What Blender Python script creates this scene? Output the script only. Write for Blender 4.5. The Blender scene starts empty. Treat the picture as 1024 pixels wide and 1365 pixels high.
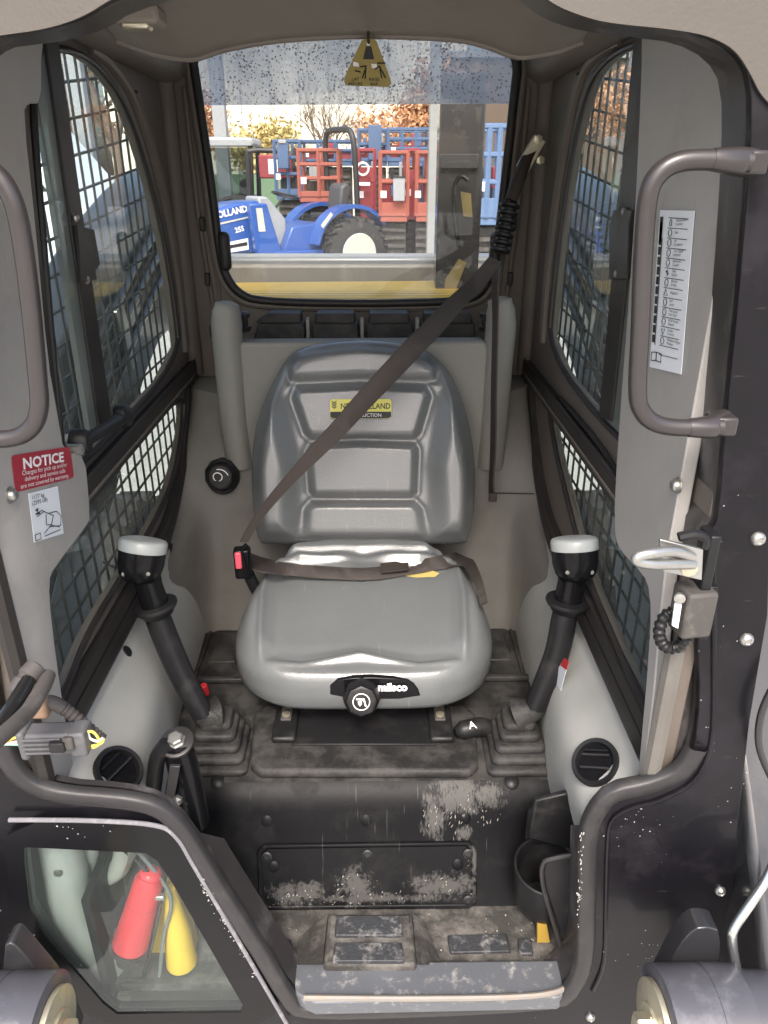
import bpy, bmesh, math, random
from mathutils import Vector, Matrix
from mathutils.geometry import tessellate_polygon, delaunay_2d_cdt
import numpy as np
random.seed(7)
SC = bpy.context.scene
COL = SC.collection
# ---------------------------------------------------------------- camera, sky, sun, exposure
CAM = Vector((0.036, 0.0, 1.8)); PITCH = math.radians(24.8); YAW = math.radians(0.69)
cd = bpy.data.cameras.new('camera'); cam = bpy.data.objects.new('camera', cd); COL.objects.link(cam)
cd.sensor_fit = 'VERTICAL'; cd.sensor_height = 36; cd.lens = 26.37; cd.clip_start = 0.02; cd.clip_end = 500
cam.location = CAM; cam.rotation_euler = (math.pi/2 - PITCH, 0, -YAW)
SC.camera = cam
world = bpy.data.worlds.new('World'); SC.world = world; world.use_nodes = True
wn = world.node_tree.nodes; wl = world.node_tree.links
sky = wn.new('ShaderNodeTexSky'); sky.sky_type = 'NISHITA'; sky.sun_disc = False
SUN_EL, SUN_AZ = math.radians(52), math.radians(183)      # azimuth clockwise from +y
sky.sun_elevation = SUN_EL; sky.sun_rotation = SUN_AZ
sky.air_density = 1.0; sky.dust_density = 6.0; sky.ozone_density = 0.6; sky.altitude = 100
bg = wn['Background']; bg.inputs[1].default_value = 0.15
wl.new(sky.outputs[0], bg.inputs[0])
sd = bpy.data.lights.new('sun', 'SUN'); sd.energy = 1.2; sd.angle = math.radians(14); sd.color = (1, .975, .945)
sun = bpy.data.objects.new('sun', sd); COL.objects.link(sun)
sdir = Vector((math.sin(SUN_AZ)*math.cos(SUN_EL), math.cos(SUN_AZ)*math.cos(SUN_EL), math.sin(SUN_EL)))
sun.rotation_euler = sdir.to_track_quat('Z', 'Y').to_euler(); sun.location = (0, -3, 8)
SC.view_settings.view_transform = 'Standard'; SC.view_settings.look = 'None'
SC.view_settings.gamma = 1; SC.view_settings.use_curve_mapping = False; SC.view_settings.exposure = 1.45
SC.render.engine = 'CYCLES'
try:
    SC.cycles.transparent_max_bounces = 16; SC.cycles.max_bounces = 8
except Exception: pass
# ---------------------------------------------------------------- measuring helpers (photo pixel -> point on a real plane)
_f = Vector((math.sin(YAW)*math.cos(PITCH), math.cos(YAW)*math.cos(PITCH), -math.sin(PITCH)))
_r = Vector((math.cos(YAW), -math.sin(YAW), 0)); _u = _r.cross(_f)
def ray(px, py): return _f + _r*((px-512)/1000.0) - _u*((py-682.5)/1000.0)
def ON(px, py, p, n):
    r = ray(px, py); n = Vector(n); return CAM + r*((Vector(p)-CAM).dot(n)/r.dot(n))
def PX(px, py, x): return ON(px, py, (x, 0, 0), (1, 0, 0))
def PY(px, py, y): return ON(px, py, (0, y, 0), (0, 1, 0))
def PZ(px, py, z): return ON(px, py, (0, 0, z), (0, 0, 1))   # z absolute
Z0 = 1.8
def V(x, y, z): return Vector((x, y, z))
# ---------------------------------------------------------------- shape helpers
class MB:
    def __init__(s): s.v = []; s.f = []
    def add(s, vs, fs):
        n = len(s.v); s.v += [Vector(v) for v in vs]; s.f += [tuple(i+n for i in f) for f in fs]; return s
    def box(s, c, d, rz=0, M=None):
        c = Vector(c); hx, hy, hz = d[0]/2, d[1]/2, d[2]/2
        R = M if M is not None else Matrix.Rotation(rz, 3, 'Z')
        vs = [c + R @ Vector((a*hx, b*hy, e*hz)) for a in (-1, 1) for b in (-1, 1) for e in (-1, 1)]
        return s.add(vs, [(0,1,3,2),(4,6,7,5),(0,4,5,1),(2,3,7,6),(0,2,6,4),(1,5,7,3)])
    def prism(s, outer, vec, holes=()):
        vec = Vector(vec); loops = [[Vector(p) for p in outer]] + [[Vector(p) for p in h] for h in holes]
        flat = [p for l in loops for p in l]; n = len(flat); tri = None
        nn = Vector((0, 0, 0)); l0 = loops[0]
        for i in range(len(l0)): nn += l0[i].cross(l0[(i+1) % len(l0)])
        if (holes or len(l0) > 24) and nn.length > 1e-12:
            nn.normalize(); e1 = (nn.orthogonal()).normalized(); e2 = nn.cross(e1); ed = []; k = 0
            for l in loops: ed += [(k+i, k+(i+1) % len(l)) for i in range(len(l))]; k += len(l)
            p2 = [Vector((p.dot(e1), p.dot(e2))) for p in flat]; r_ = delaunay_2d_cdt(p2, ed, [], 0, 1e-7)
            def inside(q):
                c = False
                for a, b in ed:
                    A_, B_ = p2[a], p2[b]
                    if (A_.y > q.y) != (B_.y > q.y) and q.x < (B_.x-A_.x)*(q.y-A_.y)/(B_.y-A_.y)+A_.x: c = not c
                return c
            if len(r_[0]) == n:
                tri = [tuple(r_[3][q][0] for q in f) for f in r_[2] if inside(sum((r_[0][q] for q in f), Vector((0, 0)))/len(f))]
        if tri is None: tri = tessellate_polygon(loops)
        fs = []
        for t in tri:
            fs.append(tuple(t)); fs.append(tuple(i+n for i in reversed(t)))
        k = 0
        for l in loops:
            m = len(l)
            for i in range(m): fs.append((k+i, k+(i+1) % m, k+(i+1) % m+n, k+i+n))
            k += m
        return s.add(flat + [p+vec for p in flat], fs)
    def tube(s, pts, r, n=12, closed=False, cap=True, squash=None):
        pts = [Vector(p) for p in pts]; m = len(pts)
        rs = r if isinstance(r, (list, tuple)) else [r]*m
        T = []
        for i in range(m):
            a = pts[(i-1) % m] if (closed or i > 0) else pts[i]; b = pts[(i+1) % m] if (closed or i < m-1) else pts[i]
            t = (b-a); T.append(t.normalized() if t.length > 1e-9 else Vector((0, 0, 1)))
        up = Vector((0, 0, 1)) if abs(T[0].z) < .9 else Vector((0, 1, 0))
        N = (up - T[0]*up.dot(T[0])).normalized(); vs = []
        for i in range(m):
            N = (N - T[i]*N.dot(T[i])).normalized(); B = T[i].cross(N)
            for k in range(n):
                a = 2*math.pi*k/n; q = squash or 1
                vs.append(pts[i] + N*math.cos(a)*rs[i] + B*math.sin(a)*rs[i]*q)
        fs = []
        for i in range(m if closed else m-1):
            j = (i+1) % m
            for k in range(n):
                k2 = (k+1) % n; fs.append((i*n+k, i*n+k2, j*n+k2, j*n+k))
        if cap and not closed:
            fs.append(tuple(reversed(range(n)))); fs.append(tuple((m-1)*n+k for k in range(n)))
        return s.add(vs, fs)
    def cyl(s, a, b, r, n=20, r2=None): return s.tube([a, b], [r, r2 if r2 is not None else r], n)
    def lathe(s, base, axis, prof, n=28):
        base = Vector(base); axis = Vector(axis).normalized()
        up = Vector((0, 0, 1)) if abs(axis.z) < .9 else Vector((0, 1, 0))
        N = (up - axis*up.dot(axis)).normalized(); B = axis.cross(N); vs = []; m = len(prof)
        for (h, r) in prof:
            for k in range(n):
                a = 2*math.pi*k/n; vs.append(base + axis*h + (N*math.cos(a) + B*math.sin(a))*max(r, 1e-5))
        fs = [(i*n+k, i*n+(k+1) % n, (i+1)*n+(k+1) % n, (i+1)*n+k) for i in range(m-1) for k in range(n)]
        fs.append(tuple(reversed(range(n)))); fs.append(tuple((m-1)*n+k for k in range(n)))
        return s.add(vs, fs)
    def grid(s, rows, closed_u=False):
        m = len(rows); n = len(rows[0]); vs = [p for r in rows for p in r]
        fs = [(i*n+j, i*n+(j+1) % n, (i+1)*n+(j+1) % n, (i+1)*n+j) for i in range(m-1) for j in range(n if closed_u else n-1)]
        return s.add(vs, fs)
    def ribbon(s, cs, ws, th, nrm):
        rows = []
        for i, (c, w) in enumerate(zip(cs, ws)):
            c = Vector(c); w = Vector(w); nn = Vector(nrm[i] if isinstance(nrm, list) else nrm).normalized()*th/2
            rows.append([c-w/2-nn, c-w/2*.96+nn, c+w/2*.96+nn, c+w/2-nn])
        return s.grid(rows, True)
def chaikin(p, it=2, closed=True):
    p = [Vector(q) for q in p]
    for _ in range(it):
        o = []; m = len(p)
        for i in range(m if closed else m-1):
            a, b = p[i], p[(i+1) % m]; o += [a*.75+b*.25, a*.25+b*.75]
        if not closed: o = [p[0]] + o + [p[-1]]
        p = o
    return p
def spline(p, n=6):
    p = [Vector(q) for q in p]; o = []
    for i in range(len(p)-1):
        a, b, c, d = p[max(i-1, 0)], p[i], p[i+1], p[min(i+2, len(p)-1)]
        for k in range(n):
            t = k/n; o.append(.5*((2*b)+(c-a)*t+(2*a-5*b+4*c-d)*t*t+(3*b-a-3*c+d)*t**3))
    o.append(p[-1]); return o
def rrect(w, h, r, n=4):
    o = []
    for cx, cy, a0 in ((w/2-r, h/2-r, 0), (-w/2+r, h/2-r, 90), (-w/2+r, -h/2+r, 180), (w/2-r, -h/2+r, 270)):
        for k in range(n+1):
            a = math.radians(a0+90*k/n); o.append((cx+r*math.cos(a), cy+r*math.sin(a)))
    return o
# ---------------------------------------------------------------- object helpers
def thing(name, label, cat, loc=(0, 0, 0), group=None):
    o = bpy.data.objects.new(name, None); COL.objects.link(o); o.location = loc; o.empty_display_size = .05
    o['label'] = label; o['category'] = cat
    if group: o['group'] = group
    return o
def wloc(o):
    p = Vector((0, 0, 0))
    while o: p += o.location; o = o.parent
    return p
def obj(name, mb, m, parent=None, smooth=40, bevel=0, seg=2, sub=0, label=None, kind=None, origin=None):
    org = wloc(parent) if parent else (Vector(origin) if origin else Vector((0, 0, 0)))
    me = bpy.data.meshes.new(name); me.from_pydata([tuple(v-org) for v in mb.v], [], mb.f)
    bm = bmesh.new(); bm.from_mesh(me); bmesh.ops.recalc_face_normals(bm, faces=bm.faces); bm.to_mesh(me); bm.free()
    me.update()
    me.materials.append(m)
    o = bpy.data.objects.new(name, me); COL.objects.link(o)
    if parent: o.parent = parent
    else: o.location = org
    if smooth:
        for p in me.polygons: p.use_smooth = True
        try: me.set_sharp_from_angle(angle=math.radians(smooth))
        except Exception: pass
    if bevel:
        b = o.modifiers.new('bevel', 'BEVEL'); b.width = bevel; b.segments = seg; b.limit_method = 'ANGLE'; b.angle_limit = math.radians(38); b.harden_normals = False
    if sub:
        b = o.modifiers.new('sub', 'SUBSURF'); b.levels = sub; b.render_levels = sub
    if label: o['label'] = label
    if kind: o['kind'] = kind
    return o
def tagt(o, label, cat, group=None):
    o['label'] = label; o['category'] = cat
    if group: o['group'] = group
    return o
def empty_part(name, parent):
    o = bpy.data.objects.new(name, None); COL.objects.link(o); o.parent = parent; return o
def dup(o, shift, parent=None):
    c = o.copy(); COL.objects.link(c)
    if parent: c.parent = parent
    c.location = Vector(o.location) + Vector(shift)
    for ch in list(o.children):
        d = ch.copy(); COL.objects.link(d); d.parent = c
        for g in ch.children:
            e = g.copy(); COL.objects.link(e); e.parent = d
    return c
def text(name, s, size, o3, u, v, m, parent, align='LEFT', sx=1.0, shear=0, bold=0.0):
    cu = bpy.data.curves.new(name, 'FONT'); cu.body = s; cu.size = size; cu.align_x = align; cu.resolution_u = 2
    cu.space_line = .95; cu.shear = shear; cu.offset = bold
    tmp = bpy.data.objects.new('tmp_text', cu); COL.objects.link(tmp)
    dg = bpy.context.evaluated_depsgraph_get(); me = bpy.data.meshes.new_from_object(tmp.evaluated_get(dg))
    bpy.data.objects.remove(tmp)
    u = Vector(u).normalized(); v = Vector(v); v = (v - u*v.dot(u)).normalized(); o3 = Vector(o3)
    org = wloc(parent)
    for p in me.vertices: p.co = o3 + u*p.co.x*sx + v*p.co.y - org
    me.materials.clear(); me.materials.append(m)
    o = bpy.data.objects.new(name, me); COL.objects.link(o); o.parent = parent
    return o
# ---------------------------------------------------------------- materials
def mat(name, col, rough=.5, metal=0, var=.12, scale=18, bump=0, bscale=300, spec=.5, dirt=None, dirt_amt=0, dirt_scale=9, coat=0, specks=0, dirt_lo=.52, streak=None, scratch=None, scratch_col=(.2,.2,.2)):
    m = bpy.data.materials.new(name); m.use_nodes = True; nt = m.node_tree; N = nt.nodes; L = nt.links
    b = N['Principled BSDF']; b.inputs['Roughness'].default_value = rough; b.inputs['Metallic'].default_value = metal
    b.inputs['Specular IOR Level'].default_value = spec; b.inputs['Coat Weight'].default_value = coat
    tc = N.new('ShaderNodeTexCoord')
    mp = N.new('ShaderNodeMapping'); L.new(tc.outputs['Object'], mp.inputs[0])
    if streak: mp.inputs['Scale'].default_value = streak
    n1 = N.new('ShaderNodeTexNoise'); n1.inputs['Scale'].default_value = scale; n1.inputs['Detail'].default_value = 6; n1.inputs['Roughness'].default_value = .62
    L.new(mp.outputs[0], n1.inputs['Vector'])
    mx = N.new('ShaderNodeMix'); mx.data_type = 'RGBA'
    c = Vector(col[:3]); mx.inputs[6].default_value = (*(c*(1-var*1.4)), 1); mx.inputs[7].default_value = (*(c*(1+var*1.4)), 1)
    L.new(n1.outputs[0], mx.inputs[0]); cout = mx.outputs[2]
    if dirt:
        n2 = N.new('ShaderNodeTexNoise'); n2.inputs['Scale'].default_value = dirt_scale; n2.inputs['Detail'].default_value = 9; n2.inputs['Roughness'].default_value = .7
        L.new(mp.outputs[0], n2.inputs['Vector'])
        r = N.new('ShaderNodeMapRange'); r.inputs[1].default_value = dirt_lo; r.inputs[2].default_value = dirt_lo+.2; r.inputs[4].default_value = dirt_amt
        L.new(n2.outputs[0], r.inputs[0])
        m2 = N.new('ShaderNodeMix'); m2.data_type = 'RGBA'; L.new(r.outputs[0], m2.inputs[0]); L.new(cout, m2.inputs[6]); m2.inputs[7].default_value = (*dirt, 1); cout = m2.outputs[2]
        ra = N.new('ShaderNodeMath'); ra.operation = 'MULTIPLY_ADD'; L.new(r.outputs[0], ra.inputs[0]); ra.inputs[1].default_value = .9-rough; ra.inputs[2].default_value = rough
        L.new(ra.outputs[0], b.inputs['Roughness'])
    else:
        ra = N.new('ShaderNodeMapRange'); ra.inputs[3].default_value = max(.03, rough-.08); ra.inputs[4].default_value = min(1, rough+.10); L.new(n1.outputs[0], ra.inputs[0]); L.new(ra.outputs[0], b.inputs['Roughness'])
    if specks:
        v = N.new('ShaderNodeTexVoronoi'); v.inputs['Scale'].default_value = specks; L.new(tc.outputs['Object'], v.inputs['Vector'])
        n3 = N.new('ShaderNodeTexNoise'); n3.inputs['Scale'].default_value = 7; L.new(tc.outputs['Object'], n3.inputs['Vector'])
        r3 = N.new('ShaderNodeMapRange'); r3.inputs[1].default_value = .5; r3.inputs[2].default_value = .75; r3.inputs[3].default_value = .0; r3.inputs[4].default_value = .13; L.new(n3.outputs[0], r3.inputs[0])
        lt = N.new('ShaderNodeMath'); lt.operation = 'LESS_THAN'; L.new(v.outputs['Distance'], lt.inputs[0]); L.new(r3.outputs[0], lt.inputs[1])
        m3 = N.new('ShaderNodeMix'); m3.data_type = 'RGBA'; L.new(lt.outputs[0], m3.inputs[0]); L.new(cout, m3.inputs[6]); m3.inputs[7].default_value = (.34, .34, .33, 1); cout = m3.outputs[2]
    if scratch:
        ms = N.new('ShaderNodeMapping'); ms.inputs['Scale'].default_value = scratch; ms.inputs['Rotation'].default_value = (.5, .35, .2); L.new(tc.outputs['Object'], ms.inputs[0])
        ns = N.new('ShaderNodeTexNoise'); ns.inputs['Scale'].default_value = 1; ns.inputs['Detail'].default_value = 2; L.new(ms.outputs[0], ns.inputs[0])
        rs = N.new('ShaderNodeMapRange'); rs.inputs[1].default_value = .70; rs.inputs[2].default_value = .76; rs.inputs[4].default_value = .55; L.new(ns.outputs[0], rs.inputs[0])
        m5 = N.new('ShaderNodeMix'); m5.data_type = 'RGBA'; L.new(rs.outputs[0], m5.inputs[0]); L.new(cout, m5.inputs[6]); m5.inputs[7].default_value = (*scratch_col, 1); cout = m5.outputs[2]
    L.new(cout, b.inputs['Base Color'])
    if bump:
        n4 = N.new('ShaderNodeTexNoise'); n4.inputs['Scale'].default_value = bscale; n4.inputs['Detail'].default_value = 3; L.new(tc.outputs['Object'], n4.inputs['Vector'])
        bp = N.new('ShaderNodeBump'); bp.inputs['Strength'].default_value = bump; bp.inputs['Distance'].default_value = .002; L.new(n4.outputs[0], bp.inputs['Height']); L.new(bp.outputs[0], b.inputs['Normal'])
    return m
def glass(name, tint, refl=.06, rough=0.0, drops=None, haze=0.0, hazecol=(.6, .6, .6)):
    m = bpy.data.materials.new(name); m.use_nodes = True; nt = m.node_tree; N = nt.nodes; L = nt.links
    N.remove(N['Principled BSDF']); out = N['Material Output']
    t = N.new('ShaderNodeBsdfTransparent'); t.inputs[0].default_value = (*tint, 1)
    g = N.new('ShaderNodeBsdfGlossy'); g.inputs['Roughness'].default_value = rough; g.inputs[0].default_value = (.95, .97, 1, 1)
    fr = N.new('ShaderNodeFresnel'); fr.inputs[0].default_value = 1.45
    ge = N.new('ShaderNodeNewGeometry'); inv = N.new('ShaderNodeMath'); inv.operation = 'SUBTRACT'; inv.inputs[0].default_value = 1; L.new(ge.outputs['Backfacing'], inv.inputs[1])
    fm = N.new('ShaderNodeMath'); fm.operation = 'MULTIPLY'; L.new(fr.outputs[0], fm.inputs[0]); L.new(inv.outputs[0], fm.inputs[1])
    mx = N.new('ShaderNodeMixShader'); L.new(fm.outputs[0], mx.inputs[0]); L.new(t.outputs[0], mx.inputs[1]); L.new(g.outputs[0], mx.inputs[2]); res = mx.outputs[0]
    if haze:
        d = N.new('ShaderNodeBsdfDiffuse'); d.inputs[0].default_value = (*hazecol, 1)
        tr = N.new('ShaderNodeBsdfTranslucent'); tr.inputs[0].default_value = (*hazecol, 1)
        a = N.new('ShaderNodeMixShader'); L.new(d.outputs[0], a.inputs[1]); L.new(tr.outputs[0], a.inputs[2])
        tc = N.new('ShaderNodeTexCoord'); n = N.new('ShaderNodeTexNoise'); n.inputs['Scale'].default_value = 6; n.inputs['Detail'].default_value = 7; L.new(tc.outputs['Object'], n.inputs[0])
        r = N.new('ShaderNodeMapRange'); r.inputs[1].default_value = .3; r.inputs[2].default_value = .75; r.inputs[3].default_value = haze*.75; r.inputs[4].default_value = haze*1.25; L.new(n.outputs[0], r.inputs[0])
        m2 = N.new('ShaderNodeMixShader'); L.new(r.outputs[0], m2.inputs[0]); L.new(res, m2.inputs[1]); L.new(a.outputs[0], m2.inputs[2]); res = m2.outputs[0]
    if drops:
        tc = N.new('ShaderNodeTexCoord'); vo = N.new('ShaderNodeTexVoronoi'); vo.inputs['Scale'].default_value = drops; L.new(tc.outputs['Object'], vo.inputs['Vector'])
        n3 = N.new('ShaderNodeTexNoise'); n3.inputs['Scale'].default_value = 30; L.new(tc.outputs['Object'], n3.inputs['Vector'])
        r3 = N.new('ShaderNodeMapRange'); r3.inputs[1].default_value = .3; r3.inputs[2].default_value = .7; r3.inputs[3].default_value = .16; r3.inputs[4].default_value = .36; L.new(n3.outputs[0], r3.inputs[0])
        lt = N.new('ShaderNodeMath'); lt.operation = 'LESS_THAN'; L.new(vo.outputs['Distance'], lt.inputs[0]); L.new(r3.outputs[0], lt.inputs[1])
        mu = N.new('ShaderNodeMath'); mu.operation = 'MULTIPLY'; mu.inputs[1].default_value = .8; L.new(lt.outputs[0], mu.inputs[0])
        dd = N.new('ShaderNodeBsdfDiffuse'); dd.inputs[0].default_value = (.12, .125, .14, 1)
        m4 = N.new('ShaderNodeMixShader'); L.new(mu.outputs[0], m4.inputs[0]); L.new(res, m4.inputs[1]); L.new(dd.outputs[0], m4.inputs[2]); res = m4.outputs[0]
    L.new(res, out.inputs[0]); return m
DUST = (.30, .27, .23)
M = dict(
 glare_fascia=mat('glare_pale_plastic', (.088, .078, .067), .5, var=.08, bump=.15, dirt=(.09, .08, .07), dirt_amt=.3),  # beige plastic, paler than the front plate to include glare in its colour
 trim=mat('grey_trim', (.185, .181, .165), .55, bump=.25, bscale=500, var=.07, dirt=(.22, .20, .17), dirt_amt=.35, dirt_scale=5, dirt_lo=.5),
 trim2=mat('wall_trim', (.130, .124, .112), .6, bump=.25, bscale=500, var=.08, dirt=(.10, .088, .075), dirt_amt=.5, dirt_scale=4, dirt_lo=.47),
 console=mat('console_plastic', (.33, .335, .318), .5, bump=.2, bscale=600, var=.06, dirt=(.25, .235, .2), dirt_amt=.35, dirt_scale=6, dirt_lo=.54),
 panel=mat('grey_paint', (.31, .30, .285), .42, var=.07, scratch=(30,240,12), scratch_col=(.17,.16,.15), dirt=(.2, .18, .16), dirt_amt=.35, dirt_scale=7, dirt_lo=.56),
 pillar=mat('brown_black_frame', (.115, .098, .084), .5, spec=.3, var=.1, bump=.1, dirt=(.17, .14, .12), dirt_amt=.3, dirt_scale=7, dirt_lo=.5),
 wire=mat('guard_wire_paint', (.03, .028, .026), .5),
 bar=mat('window_bar_black', (.021, .019, .018), .45, spec=.35, dirt=(.06, .055, .052), dirt_amt=.3, dirt_scale=12),
 liner=mat('headliner_plastic', (.20, .172, .148), .6, var=.06, bump=.15, dirt=(.14, .12, .1), dirt_amt=.3),
 front=mat('front_plate_paint', (.006, .0055, .0075), .3, spec=.2, var=.15, dirt=(.022, .020, .025), dirt_amt=.45, dirt_scale=8, specks=60, coat=.12, scratch=(30,30,200), scratch_col=(.035,.033,.036), dirt_lo=.5),
 seal=mat('rubber_seal', (.020, .019, .020), .45, dirt=(.060, .057, .056), dirt_amt=.4, dirt_scale=22),
 reveal=mat('door_reveal', (.035, .032, .032), .4, dirt=(.22, .21, .205), dirt_amt=.5, dirt_scale=20, streak=(1, 1, .35)),
 black=mat('black_plastic', (.011, .011, .012), .42, spec=.3, var=.2, dirt=(.07, .066, .062), dirt_amt=.3, dirt_scale=15),
 gloss=mat('gloss_black', (.006, .006, .007), .2, spec=.2),
 deck=mat('dusty_deck', (.017, .017, .017), .52, spec=.3, dirt=(.085, .080, .075), dirt_amt=.5, dirt_scale=16, dirt_lo=.43, bump=.5, bscale=180),
 riser=mat('scuffed_riser', (.005, .005, .006), .42, scratch=(220,10,12), scratch_col=(.09,.085,.08), spec=.12, var=.2, dirt=(.022, .021, .021), dirt_amt=.4, dirt_scale=13, dirt_lo=.5, bump=.1, bscale=90),
 scuff=mat('dried_mud', (.26, .245, .225), .9, var=.3, scale=60),
 floor=mat('muddy_floor', (.036, .034, .031), .75, dirt=(.14, .13, .118), dirt_amt=.9, dirt_scale=18, dirt_lo=.44, bump=.8, bscale=120),
 pad=mat('tread_rubber', (.03, .032, .036), .5, dirt=(.28, .27, .26), dirt_amt=.8, dirt_scale=45, dirt_lo=.52, bump=.6, bscale=200),
 sill=mat('scuffed_sill_steel', (.105, .112, .125), .42, metal=.2, dirt=(.45, .43, .40), dirt_amt=.7, dirt_scale=55, dirt_lo=.55, specks=90),
 vinyl=mat('grey_seat_vinyl', (.122, .129, .132), .22, scratch=(150,10,16), scratch_col=(.19,.195,.195), var=.13, scale=5, bump=.28, bscale=420, spec=.9),
 foam=mat('torn_foam', (.45, .36, .12), .9),
 web=mat('brown_webbing', (.050, .040, .036), .7, var=.15, scale=60, bump=.7, bscale=700),
 loose=mat('dark_webbing', (.035, .027, .022), .7, bump=.5, bscale=700),
 red=mat('red_plastic', (.55, .03, .04), .35),
 redbtn=mat('release_red', (.60, .08, .12), .4),
 white=mat('white_plastic', (.29, .31, .305), .35, var=.04),
 zinc=mat('zinc_steel', (.42, .42, .40), .32, metal=.85, dirt=(.25, .2, .13), dirt_amt=.4, dirt_scale=60),
 brass=mat('plated_steel', (.62, .58, .44), .35, metal=.8, dirt=(.3, .27, .15), dirt_amt=.4, dirt_scale=40),
 tubeg=mat('handle_paint', (.032, .028, .028), .3, var=.05, coat=.15),
 yellow=mat('yellow_paint', (.70, .45, .04), .45, dirt=(.3, .22, .06), dirt_amt=.4),
 tagy=mat('tag_yellow', (.28, .22, .05), .45, var=.1),
 ink=mat('black_ink', (.02, .02, .02), .6), decal=mat('white_decal', (.72, .76, .80), .4, var=.02), redd=mat('red_decal', (.33, .022, .04), .4, var=.05),
 inkw=mat('white_ink', (.8, .78, .78), .5, var=.01), badge=mat('yellow_badge', (.62, .58, .10), .4, var=.03),
 steelg=mat('grey_steel_bar', (.15, .16, .165), .3, dirt=(.3, .3, .28), dirt_amt=.3),
 arm=mat('arm_paint', (.02, .02, .022), .3, coat=.4, dirt=(.1, .1, .1), dirt_amt=.3, dirt_scale=6),
 boss=mat('boss_paint', (.065, .065, .075), .35, dirt=(.24, .24, .27), dirt_amt=.4, dirt_scale=14, coat=.2),
 hose=mat('hose_rubber', (.012, .012, .012), .2, coat=.6),
 rubber=mat('tyre_rubber', (.022, .022, .022), .75, dirt=(.13, .115, .095), dirt_amt=.6, dirt_scale=11),
 chrome=mat('bright_steel', (.62, .64, .62), .2, metal=.95),
 conn=mat('dusty_connector', (.085, .085, .09), .6, dirt=(.20, .19, .18), dirt_amt=.6, dirt_scale=50),
 dhose=mat('dusty_hose', (.055, .05, .047), .7, dirt=(.16, .145, .125), dirt_amt=.6, dirt_scale=30),
 wy=mat('yellow_wire', (.75, .62, .1), .4), ww=mat('white_wire', (.7, .7, .6), .4), wp=mat('pink_wire', (.7, .4, .33), .4), wg=mat('green_wire', (.25, .5, .4), .4),
 glass_side=glass('tinted_side_glass', (.86, .91, .895), haze=.06, hazecol=(.3, .33, .31)),
 glass_rear=glass('rear_glass', (.94, .95, .94), haze=.035, hazecol=(.6, .58, .5)),
 glass_corner=glass('green_corner_glass', (.90, .945, .93), haze=.06, hazecol=(.36, .41, .40)),
 glass_edge=glass('glass_edge', (.5, .54, .52), haze=.55, hazecol=(.30, .32, .30)),
 visor=glass('rain_specked_glass', (.88, .90, .94), haze=.58, hazecol=(.66, .70, .75), drops=150),
)

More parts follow.
